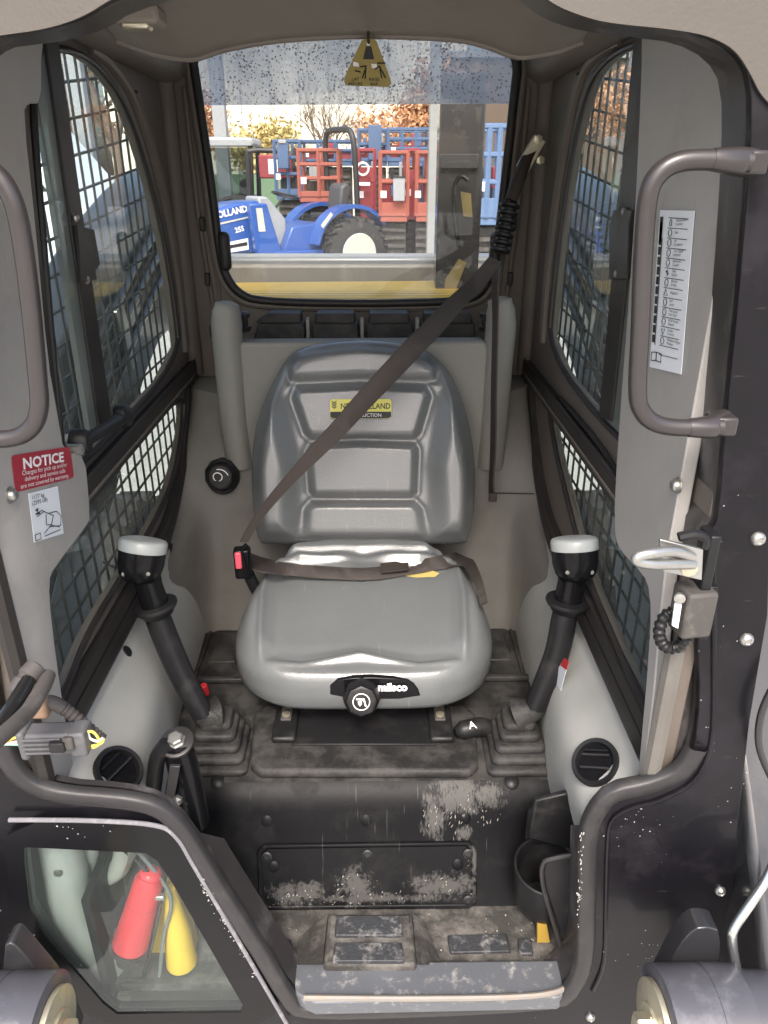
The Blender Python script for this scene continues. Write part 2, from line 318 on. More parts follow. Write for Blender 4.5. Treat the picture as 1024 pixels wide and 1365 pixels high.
def stained(m, regs, col, nscale=55, stretch=(1.6,1,.7), gain=1.0):
    # dried splashes with a shape and place of their own, on top of a material; regions in the part's own coordinates
    m = m.copy(); nt = m.node_tree; N = nt.nodes; L = nt.links; b = N['Principled BSDF']
    src = b.inputs['Base Color'].links[0].from_socket; rsrc = b.inputs['Roughness'].links[0].from_socket
    tc = N.new('ShaderNodeTexCoord'); acc = None
    for (c, r) in regs:
        a = N.new('ShaderNodeVectorMath'); a.operation = 'SUBTRACT'; a.inputs[1].default_value = c; L.new(tc.outputs['Object'], a.inputs[0])
        d = N.new('ShaderNodeVectorMath'); d.operation = 'DIVIDE'; d.inputs[1].default_value = r; L.new(a.outputs[0], d.inputs[0])
        l = N.new('ShaderNodeVectorMath'); l.operation = 'LENGTH'; L.new(d.outputs[0], l.inputs[0])
        q = N.new('ShaderNodeMath'); q.operation = 'SUBTRACT'; q.inputs[0].default_value = 1; L.new(l.outputs['Value'], q.inputs[1])
        if acc is None: acc = q.outputs[0]
        else:
            mm = N.new('ShaderNodeMath'); mm.operation = 'MAXIMUM'; L.new(acc, mm.inputs[0]); L.new(q.outputs[0], mm.inputs[1]); acc = mm.outputs[0]
    mp = N.new('ShaderNodeMapping'); mp.inputs['Scale'].default_value = stretch; mp.inputs['Rotation'].default_value = (0, .35, 0); L.new(tc.outputs['Object'], mp.inputs[0])
    n = N.new('ShaderNodeTexNoise'); n.inputs['Scale'].default_value = nscale; n.inputs['Detail'].default_value = 9; n.inputs['Roughness'].default_value = .75; L.new(mp.outputs[0], n.inputs[0])
    n2 = N.new('ShaderNodeTexNoise'); n2.inputs['Scale'].default_value = nscale*.28; n2.inputs['Detail'].default_value = 3; L.new(tc.outputs['Object'], n2.inputs[0])
    cl = N.new('ShaderNodeMath'); cl.operation = 'MULTIPLY_ADD'; L.new(acc, cl.inputs[0]); cl.inputs[1].default_value = .35; L.new(n.outputs[0], cl.inputs[2])
    c2 = N.new('ShaderNodeMath'); c2.operation = 'MULTIPLY_ADD'; L.new(n2.outputs[0], c2.inputs[0]); c2.inputs[1].default_value = .5; L.new(cl.outputs[0], c2.inputs[2])
    mr = N.new('ShaderNodeMapRange'); mr.inputs[1].default_value = .84; mr.inputs[2].default_value = 1.0; mr.inputs[4].default_value = gain; L.new(c2.outputs[0], mr.inputs[0])
    ga = N.new('ShaderNodeMapRange'); ga.inputs[1].default_value = 0; ga.inputs[2].default_value = .15; L.new(acc, ga.inputs[0])
    fa = N.new('ShaderNodeMath'); fa.operation = 'MULTIPLY'; L.new(mr.outputs[0], fa.inputs[0]); L.new(ga.outputs[0], fa.inputs[1])
    mx = N.new('ShaderNodeMix'); mx.data_type = 'RGBA'; L.new(fa.outputs[0], mx.inputs[0]); L.new(src, mx.inputs[6]); mx.inputs[7].default_value = (*col, 1)
    L.new(mx.outputs[2], b.inputs['Base Color'])
    ro = N.new('ShaderNodeMath'); ro.operation = 'MAXIMUM'; L.new(rsrc, ro.inputs[0])
    rm = N.new('ShaderNodeMath'); rm.operation = 'MULTIPLY'; rm.inputs[1].default_value = .85; L.new(fa.outputs[0], rm.inputs[0]); L.new(rm.outputs[0], ro.inputs[1]); L.new(ro.outputs[0], b.inputs['Roughness'])
    return m
# ================================================================ SETTING: ground
g = MB(); g.add([V(-120,-30,0), V(120,-30,0), V(120,160,0), V(-120,160,0)], [(0,1,2,3)])
ground_m = mat('concrete_yard', (.42, .41, .38), .8, var=.2, scale=3, dirt=(.26, .25, .23), dirt_amt=.7, dirt_scale=14, bump=.6, bscale=60)
obj('ground', g, ground_m, kind='structure', smooth=0)
# ================================================================ LOADER CAB
cab = thing('loader_cab', 'grey and black loader cab seen through its open front doorway, with meshed side windows', 'loader cab', (0, 1.2, .63))
zr = lambda z: Z0+z
def yz(x, pts): return [V(x, y, zr(z)) for y, z in pts]
SIDE = {
 -1: dict(win=[(38,70),(75,64),(105,70),(133,90),(165,135),(190,205),(215,300),(232,400),(240,482),(92,638),(84,620),(58,330)],
          low=[(100,655),(243,522),(246,558),(238,610),(224,660),(194,718),(161,771),(116,845),(88,920),(76,940),(66,900),(50,790),(56,760),(100,705),(107,690)],
          grey=[(-60,-60),(60,-60),(38,60),(38,138),(20,138),(13,150),(30,300),(47,480),(60,550),(70,606),(98,602),(106,690),(100,702),(56,757),(48,775),(52,830),(66,930),(86,1045),(75,1120),(-60,1200),(-60,900),(-60,700),(-60,300)],
          bar=[(56,20),(73,20),(150,566),(133,572)], edge=[(33,20),(55,20),(134,570),(121,580)], strip=[(14,150),(20,140),(38,140),(52,300),(84,600),(78,612),(64,606),(60,540),(48,480),(30,300)]),
  1: dict(win=[(872,52),(842,60),(812,76),(786,110),(766,190),(750,285),(738,385),(731,470),(836,604),(840,560)],
          low=[(834,632),(732,512),(733,556),(742,608),(753,652),(768,712),(784,771),(826,869),(856,940),(870,965),(882,900),(884,790),(874,768),(838,728),(833,705)],
          grey=[(1060,-60),(870,-60),(872,40),(872,100),(862,300),(838,600),(833,700),(840,733),(874,765),(884,790),(884,850),(866,1045),(866,1120),(1000,1200),(1000,900),(1000,770),(1000,700),(1000,500)],
          bar=[(848,20),(874,20),(814,562),(798,556)], edge=[(876,20),(884,20),(838,590),(815,566)], strip=None)}
BARX = .398
for s in (-1, 1):
    D = SIDE[s]; x = .41*s; out = V(.018*s, 0, 0)
    outer = yz(x, [(.757,.20),(1.815,.20),(1.815,-.50),(1.62,-.66),(1.45,-.80),(.757,-.83)])
    obj('side_panel', MB().prism(outer, out, [chaikin([PX(a, b, x) for a, b in D['win']], 1), chaikin([PX(a, b, x) for a, b in D['low']], 2)]), M['pillar'], cab, bevel=.003)
    gp = obj('front_side_panel', MB().prism(chaikin([(lambda q: V(q.x, max(q.y, .80 if (q.z > zr(-.52) and s > 0) else .757), max(q.z, zr(-.86))))(PX(a, b, x-.004*s)) for a, b in D['grey']], 1), V(-.017*s, 0, 0)), M['panel'], cab, bevel=.002)
    # seals round both windows
    for key, nm in (('win', 'window_seal'), ('low', 'window_seal')):
        loop = chaikin([PX(a, b, x-.004*s) for a, b in D[key]], 2)
        obj(nm, MB().tube(loop, .0052, 8, closed=True), M['bar'], cab)
    # outer bead that follows the window on the rear pillar
    w = [PX(a, b, x) for a, b in D['win']]
    bead = [V(x-.001*s, p.y+.045, p.z+.012) for p in (w[2:9] if s < 0 else w[1:8])]
    obj('pillar_bead', MB().tube(spline(bead, 5), .010, 8), M['pillar'], cab)
    bead = [V(x-.001*s, p.y+.075, p.z+.02) for p in (w[4:9] if s < 0 else w[3:8])]
    obj('pillar_bead', MB().tube(spline(bead, 5), .006, 8), M['pillar'], cab)
    # panes
    sw = empty_part('side_window', cab)
    obj('pane', MB().prism([PX(a, b, x+.008*s) for a, b in [(q[0]-6*s*0, q[1]) for q in D['win']]], V(.004*s, 0, 0)), M['glass_side'], sw, smooth=0)
    obj('pane', MB().prism([PX(a, b, x+.008*s) for a, b in D['low']], V(.004*s, 0, 0)), M['glass_side'], sw, smooth=0)
    obj('sash_bar', MB().prism([PX(a, b, BARX*s) for a, b in D['bar']], V(.014*s, 0, 0)), M['bar'], sw, bevel=.002)
    obj('sash_edge', MB().prism([PX(a, b, (BARX+.004)*s) for a, b in D['edge']], V(.008*s, 0, 0)), M['glass_edge'], sw, smooth=0)
    if D['strip']: obj('sash_bar', MB().prism(chaikin([PX(a, b, BARX*s) for a, b in D['strip']], 1), V(.009*s, 0, 0)), M['bar'], sw, bevel=.002)
    # sash catch plate with two rivets
    cp = [(103,300),(126,306),(134,352),(128,362),(130,372),(110,378)] if s < 0 else [(818,280),(842,280),(838,300),(836,372),(812,372),(812,300)]
    obj('catch_plate', MB().prism([PX(a, b, (BARX-.006)*s) for a, b in cp], V(.006*s, 0, 0)), M['bar'], sw, bevel=.001)
    for a, b in (((101,290),(115,373)) if s < 0 else ((833,282),(823,365))):
        p = PX(a, b, (BARX-.003)*s); obj('rivet', MB().lathe(p, (-s, 0, 0), [(0,.0065),(.002,.0062),(.004,.004),(.005,.001)], 12), M['zinc'], sw)
    # rail between the two windows, with its channel, and the lower rail
    a, b = (PX(84,645,x), PX(247,490,x)) if s < 0 else (PX(842,622,x), PX(722,484,x))
    zt = zr(-.425)
    ys_ = .93 if s < 0 else 1.0
    m = MB().box((.402*s, (ys_+1.79)/2, zt-.020), (.020, 1.79-ys_, .040))
    obj('window_rail', m, M['bar'], cab, bevel=.004)
    obj('rail_channel', MB().box((.3935*s, (ys_+1.78)/2, zt+.002), (.004, 1.78-ys_, .008)), M['bar'], cab, bevel=.001)
    obj('rail_channel', MB().box((.3930*s, (ys_+1.78)/2, zt-.026), (.004, 1.78-ys_, .006)), M['pillar'], cab, bevel=.001)
    lp_ = spline([V(0, y, zr(z)) for y, z in ((.76,-.716),(1.0,-.714),(1.22,-.712),(1.34,-.706),(1.44,-.690),(1.54,-.645),(1.63,-.585),(1.70,-.52),(1.75,-.45))], 4); rw_ = []
    for i_, p_ in enumerate(lp_):
        t_ = (lp_[min(i_+1, len(lp_)-1)]-lp_[max(i_-1, 0)]).normalized(); n_ = V(0, -t_.z, t_.y); hw = .038-.020*max(0, min(1, (p_.y-1.25)/.3))
        rw_.append([V(s*(.414-d_), p_.y, p_.z)+n_*hw*k_ for k_, d_ in ((-1,0),(-.95,.014),(-.5,.021),(.2,.018),(.25,.013),(.35,.013),(.4,.019),(.9,.016),(1,.0))])
    obj('lower_rail', MB().grid(rw_), M['bar'], cab, smooth=35)
    # guard of welded wires outside the glass
    gd = empty_part('window_guard', cab); gx = .462*s
    y = .80
    while y < 1.80:
        obj('guard_wire', MB().cyl(V(gx, y, zr(-.79)), V(gx, y, zr(.18)), .0024, 6), M['wire'], gd); y += .047
    k = 0; z = -.78
    while z < .20:
        t = max(0, min(1, (z+.42)/.5)); dz = math.tan(math.radians(7*t))
        obj('guard_wire', MB().cyl(V(gx+.004*s, .80, zr(z-dz*.45)), V(gx+.004*s, 1.80, zr(z+dz*.55)), .0026, 6), M['wire'], gd); z += .052
    # bolts on the grey panels
    for a, b in (((12,660),) if s < 0 else ((905,647),)):
        p = PX(a, b, x-.0205*s); obj('bolt', MB().lathe(p, (-s, 0, 0), [(0,.010),(.002,.010),(.0022,.0075),(.007,.007),(.009,.005),(.0095,.001)], 16), M['zinc'], cab)
obj('edge_darkening_tube', MB().tube([V(.3985,.7515,zr(-.735)), V(.3985,.7515,zr(-.53))], .0118, 8), M['trim2'], cab)  # added tube, darker grey, covers the panel's bright lit edge
obj('edge_darkening_tube', MB().tube([V(-.399,.752,zr(-.735)), V(-.399,.752,zr(-.30))], .0125, 8), M['bar'], cab)  # added dark tube hides the left panel's bright front edge
# left: window crank latch
L0 = PX(112,588,-.385); L1 = PX(163,556,-.372)
la = empty_part('window_latch', cab)
obj('latch_arm', MB().tube([L0, L0.lerp(L1,.5)+V(.006,0,.002), L1], [.010,.009,.012], 12), M['black'], la, smooth=60)
obj('latch_knob', MB().lathe(L1-V(.012,0,0), (1,.0,.15), [(0,.008),(.004,.017),(.012,.020),(.022,.018),(.028,.010),(.029,.002)], 20), M['black'], la)
obj('latch_pivot', MB().lathe(L0-V(.016,0,0), (1,0,0), [(0,.018),(.018,.018),(.024,.014),(.0245,.004)], 20), M['black'], la)
obj('latch_screw', MB().lathe(L0+V(-.016,-.02,-.005), (1,0,0), [(0,.008),(.02,.008),(.022,.005)], 12), M['zinc'], la)
# ---- rear wall of the cab with the rear window
YB = 1.82
win = [(256,68),(262,110),(272,175),(284,260),(292,330),(300,366),(318,391),(345,402),(480,405),(615,402),(640,392),(655,364),(664,320),(672,250),(684,140),(692,68),(640,42),(480,34),(310,42)]
wp_ = chaikin([PY(a, b, YB) for a, b in win], 2)
outer = [V(-.41, YB, zr(.20)), V(.41, YB, zr(.20)), V(.41, YB, zr(-.48)), V(-.41, YB, zr(-.48))]
outer = [V(-.409, YB, zr(.33)), V(.409, YB, zr(.33)), V(.409, YB, zr(-.48)), V(-.409, YB, zr(-.48))]
obj('rear_panel', MB().prism(outer, V(0,.02,0), [wp_]), M['pillar'], cab, bevel=.003)
rw = empty_part('rear_window', cab)
obj('window_seal', MB().tube([p-V(0,.004,0) for p in wp_], .010, 10, closed=True), M['bar'], rw)
cen = sum(wp_, Vector())/len(wp_)
obj('seal_lip', MB().tube([cen+(p-cen)*1.045-V(0,.003,0) for p in wp_], .008, 8, closed=True), M['pillar'], rw)
obj('pane', MB().prism([p+V(0,.010,0) for p in wp_], V(0,.004,0)), M['glass_rear'], rw, smooth=0)
for a in (300, 660):   # rounded rubber stops hanging at the window's lower corners
    p = PY(a, 335, YB-.02); obj('rubber_stop', MB().box(p, (.026,.03,.085)), M['bar'], rw, bevel=.012, seg=3)
# rounded fill between side panel and rear panel
for s in (-1, 1):
    obj('rear_corner_post', MB().tube([V(.405*s, 1.812, zr(.2)), V(.405*s, 1.812, zr(-.46))], .022, 12), M['pillar'], cab)
    for dx, r in ((.365,.006),(.345,.004)):
        obj('pillar_bead', MB().tube([V(dx*s, YB, zr(.15)), V((dx-.004)*s, YB-.002, zr(-.1)), V((dx-.02)*s, YB-.002, zr(-.32))], r, 8), M['pillar'], cab)
    for q in (0,1,2):
        p = V(.352*s, YB-.006, zr(-.12-.12*q)); obj('post_clip', MB().box(p, (.012,.014,.03)), M['bar'], cab, bevel=.003)
# rain-specked roof glass seen through the top of the rear window: slopes back outside
ot = [PY(246,20,1.86), PY(700,20,1.86), PY(696,138,1.90), PY(262,140,1.90)]
obj('rear_visor', MB().prism(ot, V(0,.006,0)), M['visor'], cab, smooth=0)
# headliner with arched lower edge
arch_front = [(-.42,.185),(-.30,.180),(-.15,.200),(0,.205),(.15,.200),(.30,.180),(.42,.185)]
rows = []
archpx = [(205,70),(255,77),(300,64),(370,52),(480,46),(600,50),(650,60),(692,74),(745,66)]
er = spline([PY(a, b, 1.38) for a, b in archpx], 4)
er = [V(-.42, 1.38, er[0].z+.035)] + er + [V(.42, 1.38, er[-1].z+.03)]
n = len(er)
for y, dz, k in ((.66,.10,1.0),(.80,.075,1.0),(1.0,.045,1.0),(1.2,.02,1.0),(1.34,.004,1),(1.375,-.001,1),(1.385,.004,1),(1.39,.03,1),(1.395,.12,1)):
    rows.append([V(p.x, y, p.z+dz) for p in er])
obj('headliner', MB().grid(rows), M['liner'], cab)
obj('headliner_lip', MB().tube([p+V(0,.003,0) for p in er], .006, 8), M['liner'], cab)
obj('roof_panel', MB().box((0, 1.25, zr(.335)), (.86, 1.2, .02)), M['pillar'], cab, bevel=.004)
for s in (-1,1):
    obj('roof_side_rail', MB().tube([V(.395*s,.76,zr(.225)), V(.395*s,1.3,zr(.21)), V(.395*s,1.82,zr(.20))], .045, 14), M['pillar'], cab)
# courtesy lamp and bracket under the headliner, left
lp = PY(185, 22, 1.10)
cl = empty_part('dome_lamp', cab)
obj('lamp_body', MB().box(lp, (.06,.05,.022)), M['liner'], cl, bevel=.006)
obj('lamp_lens', MB().box(lp-V(0,.012,.012), (.034,.024,.008)), M['brass'], cl, bevel=.003)
# ---- inner wall behind the seat
yw = lambda z: 1.49 + (z+1.0)*.30
def wall_row(z):
    y = yw(z); ys = float(np.interp(z, [-1.0,-.80,-.76,-.72,-.64,-.57,-.50,-.44], [1.25,1.27,1.36,1.50,1.58,1.67,1.77,1.80]))
    pts = spline([V(-.406, ys, zr(z)), V(-.392, ys*.55+(y-.02)*.45, zr(z)), V(-.355, y-.012 if z < -.6 else y*.75+ys*.25, zr(z)), V(-.30, y, zr(z))], 3)
    return pts + [V(-p.x, p.y, p.z) for p in reversed(pts)]
rows = [wall_row(z) for z in (-1.0,-.95,-.88,-.82,-.79,-.76,-.74,-.72,-.68,-.64,-.60,-.57,-.53,-.50,-.47)]
rows.append([V(p.x, 1.83, p.z) for p in rows[-1]])
wall_g = MB().grid(rows); obj('rear_trim', wall_g, M['trim2'], cab, smooth=60)
rows2 = []
for z in (-.47,-.42,-.38,-.365):
    y = yw(z); rows2.append([V(x_, y+(.10 if abs(x_)>.3 else 0)*0, zr(z)) for x_ in (-.285,-.2,-.1,0,.1,.2,.285)])
rows2.append([V(p.x, 1.83, p.z) for p in rows2[-1]])
obj('rear_trim', MB().grid(rows2), M['trim2'], cab)
from mathutils.bvhtree import BVHTree
wb_ = BVHTree.FromPolygons(wall_g.v, wall_g.f); sm_ = []
for a in range(656, 728, 8):
    h_ = wb_.ray_cast(CAM, ray(a, 657+(a-656)*.02).normalized())[0]
    if h_: sm_.append(h_+V(0,-.0008,0))
if len(sm_) > 2: obj('trim_seam', MB().tube(sm_, .0016, 6), M['bar'], cab)
pan = [PY(a, b, 1.60) for a, b in [(312,462),(320,457),(646,455),(653,462),(650,640),(640,800),(325,800),(316,640)]]
obj('seat_back_panel', MB().prism(pan, V(0,.05,0)), M['trim'], cab, bevel=.008, seg=3)
for s, pts in ((-1, [(303,402),(302,430),(306,480),(313,560),(322,620)]), (1, [(666,396),(668,430),(664,480),(658,560),(652,620)])):
    c = [PY(a, b, 1.615) for a, b in pts]
    obj('side_bolster', MB().tube(spline([c[0]+V(0,.0,-.0)]+c[1:], 5), [.012]+[.026]*2+[.031]*2+[.033]*(len(spline(c,5))-5), 16, squash=1.0), M['trim'], cab, smooth=70)
# filter housing behind the panel: four dark covers
fh = empty_part('filter_housing', cab)
for a, b in ((336,408),(415,480),(487,553),(560,636)):
    p0, p1, p2, p3 = PY(a, 458, 1.70), PY(b, 458, 1.70), PY(b-3, 432, 1.70), PY(a+(8 if a == 336 else 2), 432, 1.70)
    obj('filter_cover', MB().prism([p0, p1, p2, p3], V(0,.05,0)), M['deck'], fh, bevel=.004)
    q0, q1, q2, q3 = PY(a+4, 431, 1.715), PY(b-6, 431, 1.715), PY(b-8, 418, 1.715), PY(a+(22 if a == 336 else 6), 418, 1.715)
    obj('cover_step', MB().prism([q0, q1, q2, q3], V(0,.05,0)), M['deck'], fh, bevel=.003)
for a in (411, 483, 556):
    p = PY(a, 440, 1.71); obj('cover_clip', MB().box(p, (.008,.02,.055)), M['trim'], fh, bevel=.002)
for a in (328, 645):
    p = PY(a, 440, 1.70); obj('wing_nut', MB().lathe(p, (0,-.2,1), [(0,.012),(.01,.012),(.012,.006),(.03,.006),(.032,.012),(.04,.012),(.042,.002)], 14), M['bar'], fh)
# ---- consoles
from mathutils.bvhtree import BVHTree
def console(s):
    st = [(1.52,[(-.402,-.725),(-.398,-.80),(-.385,-.86),(-.372,-.93),(-.362,-1.0)]),
          (1.40,[(-.404,-.742),(-.395,-.80),(-.378,-.85),(-.362,-.92),(-.356,-1.0)]),
          (1.20,[(-.404,-.752),(-.388,-.795),(-.366,-.85),(-.350,-.92),(-.350,-1.0)]),
          (1.06,[(-.404,-.752),(-.378,-.79),(-.348,-.84),(-.338,-.91),(-.338,-1.0)]),
          (.95,[(-.404,-.752),(-.372,-.785),(-.334,-.83),(-.325,-.90),(-.335,-.99)]),
          (.86,[(-.404,-.752),(-.364,-.785),(-.322,-.825),(-.316,-.88),(-.335,-.95)]),
          (.80,[(-.404,-.752),(-.362,-.785),(-.318,-.83),(-.314,-.87),(-.335,-.93)]),
          (.765,[(-.404,-.78),(-.37,-.80),(-.335,-.85),(-.33,-.89),(-.345,-.93)])]
    rows = []
    for y, pr in st:
        k = max(0, min(1, (1.0-y)/.2)) * (.022 if s > 0 else -.012)
        rows.append(spline([V(-s*(x_ - k*(1 if i_ else 0)), y, zr(z_)) for i_, (x_, z_) in enumerate(pr)], 4))
    cols = list(zip(*rows)); cols = [spline(list(c), 4) for c in cols]
    g_ = MB().grid([list(r) for r in zip(*cols)])
    obj('side_console', g_, M['console'], cab, smooth=60)
    return BVHTree.FromPolygons(g_.v, g_.f)
def hit(bv_, px, py):
    r = ray(px, py).normalized(); a, n_, i_, d_ = bv_.ray_cast(CAM, r)
    if a is None: return None, None
    return a, (n_ if n_.dot(r) < 0 else -n_)
for s in (-1, 1):
    bv_ = console(s)
    vc = (155,1030) if s < 0 else (797,1019)
    p, nn_ = hit(bv_, *vc)
    if p is None: p = PX(vc[0], vc[1], .35*s)
    nrm = Vector((-.42*s, -.62, .66)).normalized()
    nrm = (nn_*.75 + nrm*.6).normalized() if nn_ is not None else nrm; p = p + nrm*.008
    av = empty_part('air_vent', cab)
    obj('vent_ring', MB().lathe(p, nrm, [(-.03,.034),(.004,.036),(.007,.034),(.006,.029),(-.004,.0272),(-.012,.025)], 36), M['black'], av)
    obj('vent_bowl', MB().lathe(p-nrm*.003, nrm, [(-.012,.0272),(.0005,.0272),(.001,.001)], 32), M['gloss'], av)
    a = nrm.cross(V(0,0,1)).normalized(); b = a.cross(nrm)
    if s > 0: a, b = (a*.8-b*.6).normalized(), (b*.8+a*.6).normalized()
    R = Matrix((a, b, nrm)).transposed()
    for o in ((0,) if s < 0 else (-.009, .010)):
        obj('vent_slat', MB().box(p+b*o+nrm*.002, (.052-abs(o), .0026, .006), M=R), M['seal'], av)
    obj('vent_slat', MB().box(p+b*.017+nrm*.001, (.036, .002, .006), M=R), M['black'], av)
    for a_, b_ in (((170,868),(228,730)) if s < 0 else ((791,858),(740,722))):
        q, n2 = hit(bv_, a_, b_)
        if q is None: continue
        obj('trim_plug', MB().lathe(q, n2, [(-.004,.001),(.0,.011),(.002,.009),(.0022,.001)], 18), M['black'], cab)
# knob on the left rear trim
p = PY(296, 634, 1.575)
kn = empty_part('heater_knob', cab)
obj('knob_dial', MB().lathe(p, (.05,-1,.25), [(-.02,.040),(.0,.040),(.004,.036),(.006,.032),(.03,.030),(.034,.026),(.035,.002)], 10), M['black'], kn, bevel=.003, smooth=30)
obj('knob_collar', MB().lathe(p+V(0,.0,-.008), (.05,-1,.25), [(-.02,.036),(-.002,.036),(.004,.031)], 30), M['bar'], kn)
kq = p + Vector((.05,-1,.25)).normalized()*.0357
obj('knob_marking', MB().tube([kq+V(.010*math.cos(t)-.004,0,.010*math.sin(t)+.002) for t in np.linspace(0,2*math.pi,14)], .0012, 5), M['inkw'], kn)
obj('knob_marking', MB().tube([kq+V(.020*math.cos(t),0,.020*math.sin(t)) for t in np.linspace(.3,1.8,8)], .0012, 5), M['inkw'], kn)
# ---- deck, riser and floor
dk = MB()
prof = [(1.56,-.995),(1.30,-.995),(1.27,-.992),(1.262,-.972),(1.25,-.968),(1.03,-.978),(1.00,-.984),(.982,-.997),(.968,-1.02),(.957,-1.05),(.925,-1.12),(.895,-1.17)]
rows = [[V(x_, y, zr(z)) for x_ in np.linspace(-.37,.37,12)] for y, z in prof]
dkm = MB().grid(rows[:7]); obj('seat_deck', dkm, M['deck'], cab, smooth=35)
RZ = Vector((0,1.2,.63))
def rg(a, b, y, z, rx, rz_): return (tuple(V((a-500)/1000*1.33+.036, y, zr(z))-RZ), (rx, .2, rz_))
ris_m = stained(M['riser'], [rg(605,0,.975,-1.0,.07,.045), rg(645,0,.975,-1.0,.045,.025), rg(575,0,.96,-1.04,.03,.05), rg(612,0,.96,-1.06,.02,.02)], (.20,.195,.185), 120, stretch=(2.2,1,.5), gain=.34)
cov_m = stained(M['riser'], [rg(395,0,.90,-1.148,.075,.026), rg(470,0,.91,-1.135,.05,.040), rg(585,0,.91,-1.135,.085,.026), rg(500,0,.90,-1.155,.22,.010), rg(628,0,.92,-1.10,.012,.05)], (.17,.165,.155), 130, stretch=(1.2,1,.9), gain=.32)
obj('riser', MB().grid(rows[6:]), ris_m, cab, smooth=50)
for s in (-1, 1):   # rubber mats beside the seat with raised ribs
    obj('side_mat', MB().box((.305*s, 1.375, zr(-.990)), (.115,.19,.012)), M['deck'], cab, bevel=.004)
    obj('mat_panel', MB().box((.300*s, 1.40, zr(-.982)), (.06,.11,.010)), M['deck'], cab, bevel=.003)
    for dx in (-.045,.045): obj('mat_rib', MB().box((.302*s+dx, 1.375, zr(-.982)), (.006,.18,.010)), M['deck'], cab, bevel=.002)
    obj('mat_rib', MB().box((.26*s, 1.272, zr(-.970)), (.20,.012,.012)), M['deck'], cab, bevel=.003)
tr = [PZ(a, b, zr(-.962)) for a, b in [(352,938),(618,938),(634,950),(638,1018),(628,1028),(345,1028),(334,1018),(338,950)]]
obj('tray_plate', MB().prism(tr, V(0,0,-.02)), M['deck'], cab, bevel=.008, seg=3)
tr2 = [PZ(a, b, zr(-.958)) for a, b in [(395,945),(575,945),(582,992),(388,992)]]
obj('tray_inset', MB().prism(tr2, V(0,0,-.006)), M['black'], cab, bevel=.002)
for a in (380, 588):
    p = PZ(a, 975, zr(-.957)); sr = empty_part('slide_rail', cab)
    obj('rail_channel', MB().box(p+V(0,.02,.004), (.044,.10,.012)), M['black'], sr, bevel=.005)
    obj('rail_slot', MB().box(p+V(0,.045,.011), (.020,.055,.006)), M['brass'] if 0 else M['dhose'], sr, bevel=.002)
    obj('rail_bolt', MB().lathe(p+V(0,.03,.013), (0,0,1), [(0,.008),(.004,.008),(.005,.003)], 8), M['brass'], sr)
for a in (290, 682):
    p = PZ(a, 1043, zr(-.988)); obj('deck_plug', MB().lathe(p, (0,-.45,1), [(-.01,.013),(.004,.013),(.007,.010),(.008,.001)], 20), M['black'], cab)
# access cover on the riser
nv = Vector((0, .035, .07)).normalized(); rn = Vector((0,-nv.z, nv.y)); rp = V(0,.957,zr(-1.05))
nv = (V(0,.957,zr(-1.05))-V(0,.895,zr(-1.17))).normalized(); rn = V(0,-nv.z, nv.y)
def ONR(a, b, off=0): return ON(a, b, rp+rn*off, rn)
ac = empty_part('access_cover', cab)
frame = [ONR(a, b, .004) for a, b in [(350,1126),(626,1122),(636,1132),(636,1205),(626,1212),(352,1214),(345,1205),(342,1136)]]
inner = [ONR(a, b, .004) for a, b in [(357,1132),(620,1128),(628,1136),(628,1200),(620,1205),(358,1208),(352,1200),(349,1140)]]
obj('cover_frame', MB().prism(frame, -rn*.02, [inner]), cov_m, ac, bevel=.003)
obj('cover_plate', MB().prism([ONR(a, b, .0015) for a, b in [(357,1132),(620,1128),(628,1136),(628,1200),(620,1205),(358,1208),(352,1200),(349,1140)]], -rn*.02), cov_m, ac)
for a, b in ((356,1142),(490,1139),(624,1138),(624,1200)):
    obj('cover_bolt', MB().lathe(ONR(a, b, .002), rn, [(0,.009),(.003,.009),(.004,.006),(.002,.005),(.002,.001)], 14), M['black'], ac)
for a, b in ((356,1094),(488,1093),(620,1090),(652,1232),(365,1155),(610,1152)):
    obj('riser_plug', MB().lathe(ONR(a, b, .001), rn, [(-.003,.010),(.002,.010),(.004,.006),(.004,.001)], 14), M['riser'], cab)
